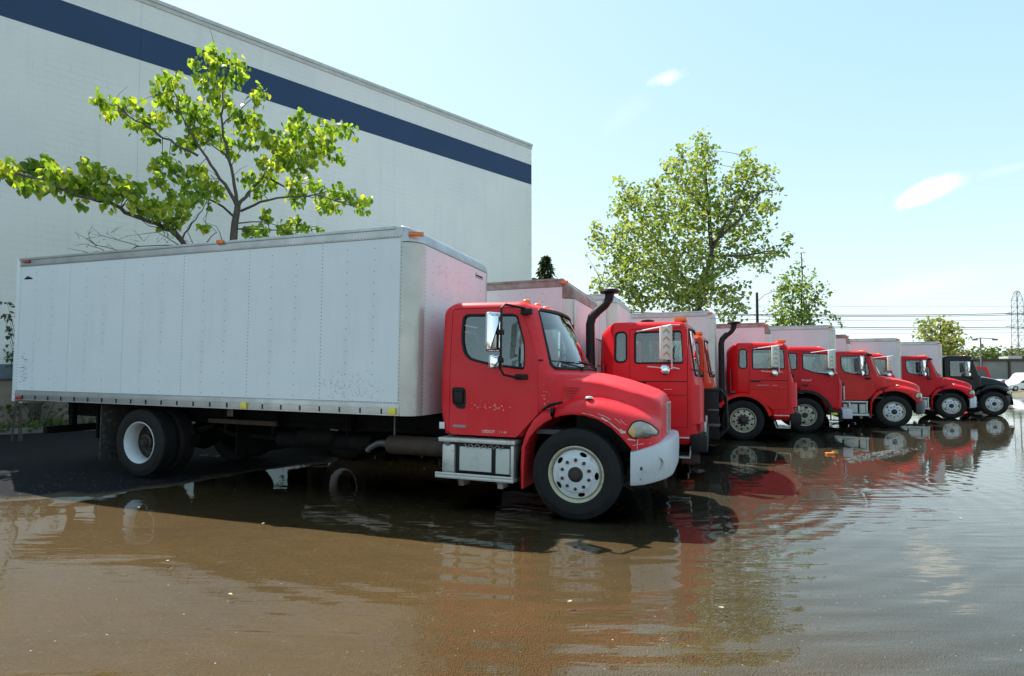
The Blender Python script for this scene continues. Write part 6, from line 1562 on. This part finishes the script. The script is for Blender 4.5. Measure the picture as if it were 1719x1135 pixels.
    if guard:
        def gd():
            mb = MB(); g0, g1 = xb - .20, xb + .10
            for yy in (-1.14, -.72, -.3, .3, .72, 1.08): mb.box(g0, g1, yy, yy + .06, .32, 1.36, bev=.01)
            mb.box(g0 - .10, g1 + .02, -1.20, -1.13, 1.30, 1.37, bev=.012); mb.box(g0, g1, -1.19, -1.15, .34, 1.3, bev=.006)
            for z in (.34, .66, .98, 1.30): mb.box(g0 + .18, g1 + .015, -1.15, 1.15, z, z + .075, bev=.012)
            mb.tube([(g1 + .02, -1.12, .40), (g1 + .16, -1.10, .55), (g1 + .14, -1.10, 1.2), (g1 + .03, -1.12, 1.34)], .03, 8); mb.tube([(g1 + .02, -.5, .40), (g1 + .16, -.5, .55), (g1 + .14, -.5, 1.2), (g1 + .03, -.5, 1.34)], .03, 8)
            return mb.mesh('g')
        gp = part('front_guard', 'guard', gd, 'black_metal', tr)
        part('guard_bracket', 'gbr', lambda: MB().box(-.12, .14, -.04, .0, -.03, .03, bev=.01).box(-.10, .12, -.04, 0, .28, .33, bev=.01).mesh('b'), 'grey_iron', gp, (xb - .02, -1.19, .62))
    interior(tr, cab, P['profile'][0][0][0], 1.25 if kind == 'mack' else 1.0, 1.20, Wc, .72 if kind == 'mack' else .5, kind)
    for s in (-1, 1): mirror_arm(tr, kind, Wc, s)
    part('fuel_tank', 'cfuel', lambda: MB().box(-2.1, -1.05, -1.10, -.62, .40, .86, bev=.10).mesh('t'), 'grey_iron', tr)

def truck(label, O, kind, paint, bumper_m='bumper_grey', detail=False, box=None, guard=False, ry=0.0, txt=None, stack=True, rstack=False):
    C = Vector((O[0], O[1], 0)) + LF * 1.17
    tr = empty('box_truck', (C.x, C.y, -.015), -ANG, ry); tag(tr, label, 'truck', 'box trucks parked in a row')
    xf, Lb, z0, z1, style = box
    ra = -6.70 if kind in ('m2', 'int') else -5.3
    xr = xf - Lb
    chassis(tr, .9 if kind in ('m2', 'int') else 1.1, xr + .1, ra)
    for s in (-1, 1):
        wk = kind
        front_wheel(tr, wk, 0, s * 1.035, .505, s); rear_wheel(tr, ra, s, .505, s * 1.035, True)
    if kind in ('m2', 'int'): conventional(tr, kind, paint, bumper_m, detail)
    else: cabover(tr, kind, paint, guard, txt, stack, rstack)
    cargo_box(tr, xf, Lb, z0, z1, style, detail); under(tr, z0, ra, detail)
    return tr
def G(pxx, pyy):
    r = wray(pxx, pyy); t = -CAMH / r.z; return (r.x * t, r.y * t)
T1 = truck('nearest box truck, faded pinkish red cab with a scraped fender and a grey bumper', G(965, 872), 'm2', 'paint_faded', 'bumper_grey', True, (-2.0, 7.52, 1.075, 3.43, 'cap'), ry=.0149)
T4g = G(1248, 738)
T2 = truck('second truck, red cabover with snorkel and amber roof light behind the nearest hood', (1.74, 9.20), 'mack', 'paint_cab2', 'bumper_grey', False, (-.74, 7.3, 1.06, 3.25, 'round'), rstack=True)
T3 = truck('orange red cabover truck mostly hidden behind the second cab, with black steel front guard', (2.95, 12.03), 'mack', 'paint_orange', 'bumper_grey', False, (-.70, 7.3, 1.06, 3.42, 'cap'), guard=True, stack=False)
T4 = truck('red cabover truck with black snorkel and its rust rimmed front wheel in full view', T4g, 'mack', 'paint_red', 'bumper_grey', False, (-.62, 7.3, 1.06, 3.34, 'plain'))
T5 = truck('red cabover box truck with slanting window, black wheel arch and white door script', G(1352, 725.5), 'ford', 'paint_red_b', 'bumper_grey', False, (-.86, 7.3, 1.06, 3.24, 'round'), txt='Renault')
T6 = truck('red long nosed box truck with a dark bumper, in the middle of the far group', G(1502, 717), 'm2', 'paint_red_c', 'bumper_dark', False, (-1.60, 7.3, 1.06, 3.36, 'gray'))
T7 = truck('red cabover box truck wedged behind the long nosed truck with the dark bumper', (13.15, 20.95), 'ford', 'paint_red_c', 'bumper_grey', False, (-.50, 7.3, 1.06, 3.22, 'round'))
part('snorkel', 'snork7', lambda: MB().tube([(-.70, -.3, 1.0), (-.70, -.3, 2.55), (-.62, -.3, 2.68), (-.50, -.3, 2.76), (-.46, -.3, 2.86)], [.06, .06, .06, .06, .065], 12).lathe([(.07, 0), (.13, .0), (.14, .02), (.12, .05), (.001, .06)], (-.46, -.3, 2.86), axis='z', n=20).mesh('s', 50), 'rubber', T7)
T8 = truck('red long nosed box truck with light grey bumper, next to the black truck', G(1598, 702.5), 'm2', 'paint_red_b', 'bumper_grey', False, (-1.62, 7.3, 1.06, 3.21, 'plain'))
T9 = truck('black long nosed box truck, last in the row', G(1670, 697.5), 'int', 'paint_black', 'bumper_dark', False, (-1.78, 7.3, 1.06, 3.19, 'plain'))

# marks on the first box: maker plate, dark stencil, stickers, scribbles
core1 = [c for c in T1.children if c.name.startswith('cargo_box')][0]
xb0 = -2.0 - 7.52
MB().prism(rpoly([(xb0 + .16, 3.09), (xb0 + .24, 3.13), (xb0 + .36, 3.09), (xb0 + .36, 3.075), (xb0 + .16, 3.075)], .005, 2), 'y', -1.2335, -1.231).build('stencil_mark', 'rubber', core1, angle=0)
mb = MB(); g = random.Random(2)
for k in range(26):
    x = xb0 + .12 + g.random() * .16; z = 1.36 + g.random() * .48; w = g.uniform(.012, .07); mb.box(x, x + w, -1.2345, -1.2325, z, z + g.uniform(.004, .010))
mb.build('pen_marks', 'scribble' if 'scribble' in MATS else 'grey_print', core1, angle=0, kind='stuff')
mb = MB(); mb.box(-1.9995, -1.996, .60, .615, 3.10, 3.17)
for k in range(9): mb.box(-1.9995, -1.996, .63 + k * .028, .65 + k * .028, 3.115, 3.14)
mb.box(-1.9995, -1.996, .60, .90, 3.095, 3.10); mb.build('maker_plate', 'rubber', core1, angle=0)
mb = MB()
for k in range(60):
    y = g.gauss(-.45, .20); z = 2.98 + g.gauss(0, .05); r = g.uniform(.002, .006); mb.add([(-1.9975, y - r * 2.5, z), (-1.9975, y, z - r), (-1.9975, y + r * 2, z), (-1.9975, y, z + r * .8)], [(0, 1, 2, 3)])
mb.build('scuff_marks', 'scuff' if 'scuff' in MATS else 'scrape', core1, angle=0, recalc=False, kind='stuff')
mb = MB()
for k in range(170):
    x = g.gauss(-2.95, .28); z = 1.42 + g.gauss(0, .09); r = g.uniform(.003, .008)
    if -3.6 < x < -2.2: mb.add([(x - r, -1.2325, z), (x, -1.2325, z - r), (x + r, -1.2325, z), (x, -1.2325, z + r)], [(0, 1, 2, 3)])
mb.build('scuff_marks', 'grey_print', core1, angle=0, recalc=False, kind='stuff')

# ------------------------------------------------------------------ litter afloat and on the ground
o = MB().box(-.09, .07, -.05, .05, 0, .04, bev=.015).box(.04, .10, -.02, .03, .02, .06, bev=.01).build('litter', 'debris_orange'); p = G(1394, 763); o.location = (p[0], p[1], .0); tag(o, 'small bright orange scrap lying in the water in front of the red trucks', 'litter')
for (a, b, s, lab) in ((1486, 676 + 20, .20, 'white scrap on the ground between the two farthest front wheels'), (1598, 690, .3, None)):
    if lab:
        p = G(1648, 694); o = MB().box(-.30, .05, -.05, .05, 0, .05, bev=.02).box(-.02, .3, -.09, .02, .0, .035, bev=.015).build('litter', 'debris'); o.location = (p[0], p[1], .0); tag(o, lab, 'litter')
mb = MB(); g = random.Random(8)
for _ in range(1500):
    x = g.uniform(-9, 16); y = 2.4 + 17 * g.random() ** 1.6; r = g.uniform(.002, .0065) * (1 + y * .03); a = g.uniform(0, 3); c_, s_ = math.cos(a) * r, math.sin(a) * r
    mb.add([(x - c_, y - s_, .004), (x + s_ * .6, y - c_ * .6, .0045), (x + c_, y + s_, .004), (x - s_ * .6, y + c_ * .6, .006)], [(0, 1, 2, 3)])
tag(mb.build('floating_specks', 'debris', angle=0, recalc=False), 'tiny pale leaf bits and specks floating all over the brown puddle', 'debris', kind='stuff')
LFP = [(232, 852, 'yellowish leaf floating just in front of the rear wheel'), (444, 886 - 7, 'pale leaf floating under the middle of the white box'), (960, 1010, 'small leaf floating in the brown water below the front wheel'), (282, 943, 'leaf floating in the grey reflection at the lower left'), (384, 998, 'leaf floating left of the bottom middle'), (1215, 1022, 'leaf floating at the lower middle right'), (1612, 870, 'pale leaf floating in the open bluish water on the right')]
for (a, b, lab) in LFP:
    p = G(a, b); vs, fs = leaf_verts(.038, .024, .05, .05); o = MB().add(vs, fs).build('floating_leaf', 'leaf_yellow', recalc=False, angle=60); o.location = (p[0], p[1], .008); o.rotation_euler = (0, 0, g.uniform(0, 6)); tag(o, lab, 'leaf', 'leaves floating on the puddle')
mb = MB(); g = random.Random(9)
for _ in range(420):
    u = g.gauss(0, .75); v = g.gauss(0, .11); x = 7.5 + u * .8 - v * .6; y = 11.6 + u * .6 + v * .8
    r = g.uniform(.008, .022); z = max(.0, ground_h(x, y)); bs = [(x + r * g.uniform(.7, 1.2) * math.cos(t), y + r * g.uniform(.7, 1.2) * math.sin(t), z - .005) for t in (0, 1.3, 2.6, 3.9, 5.1)]
    mb.add(bs + [(x, y, z + r * .8)], [(k, (k + 1) % 5, 5) for k in range(5)])
tag(mb.build('gravel_patch', 'kerb', angle=0, recalc=False), 'narrow streak of pale gravel breaking the surface of the puddle', 'gravel', kind='stuff')
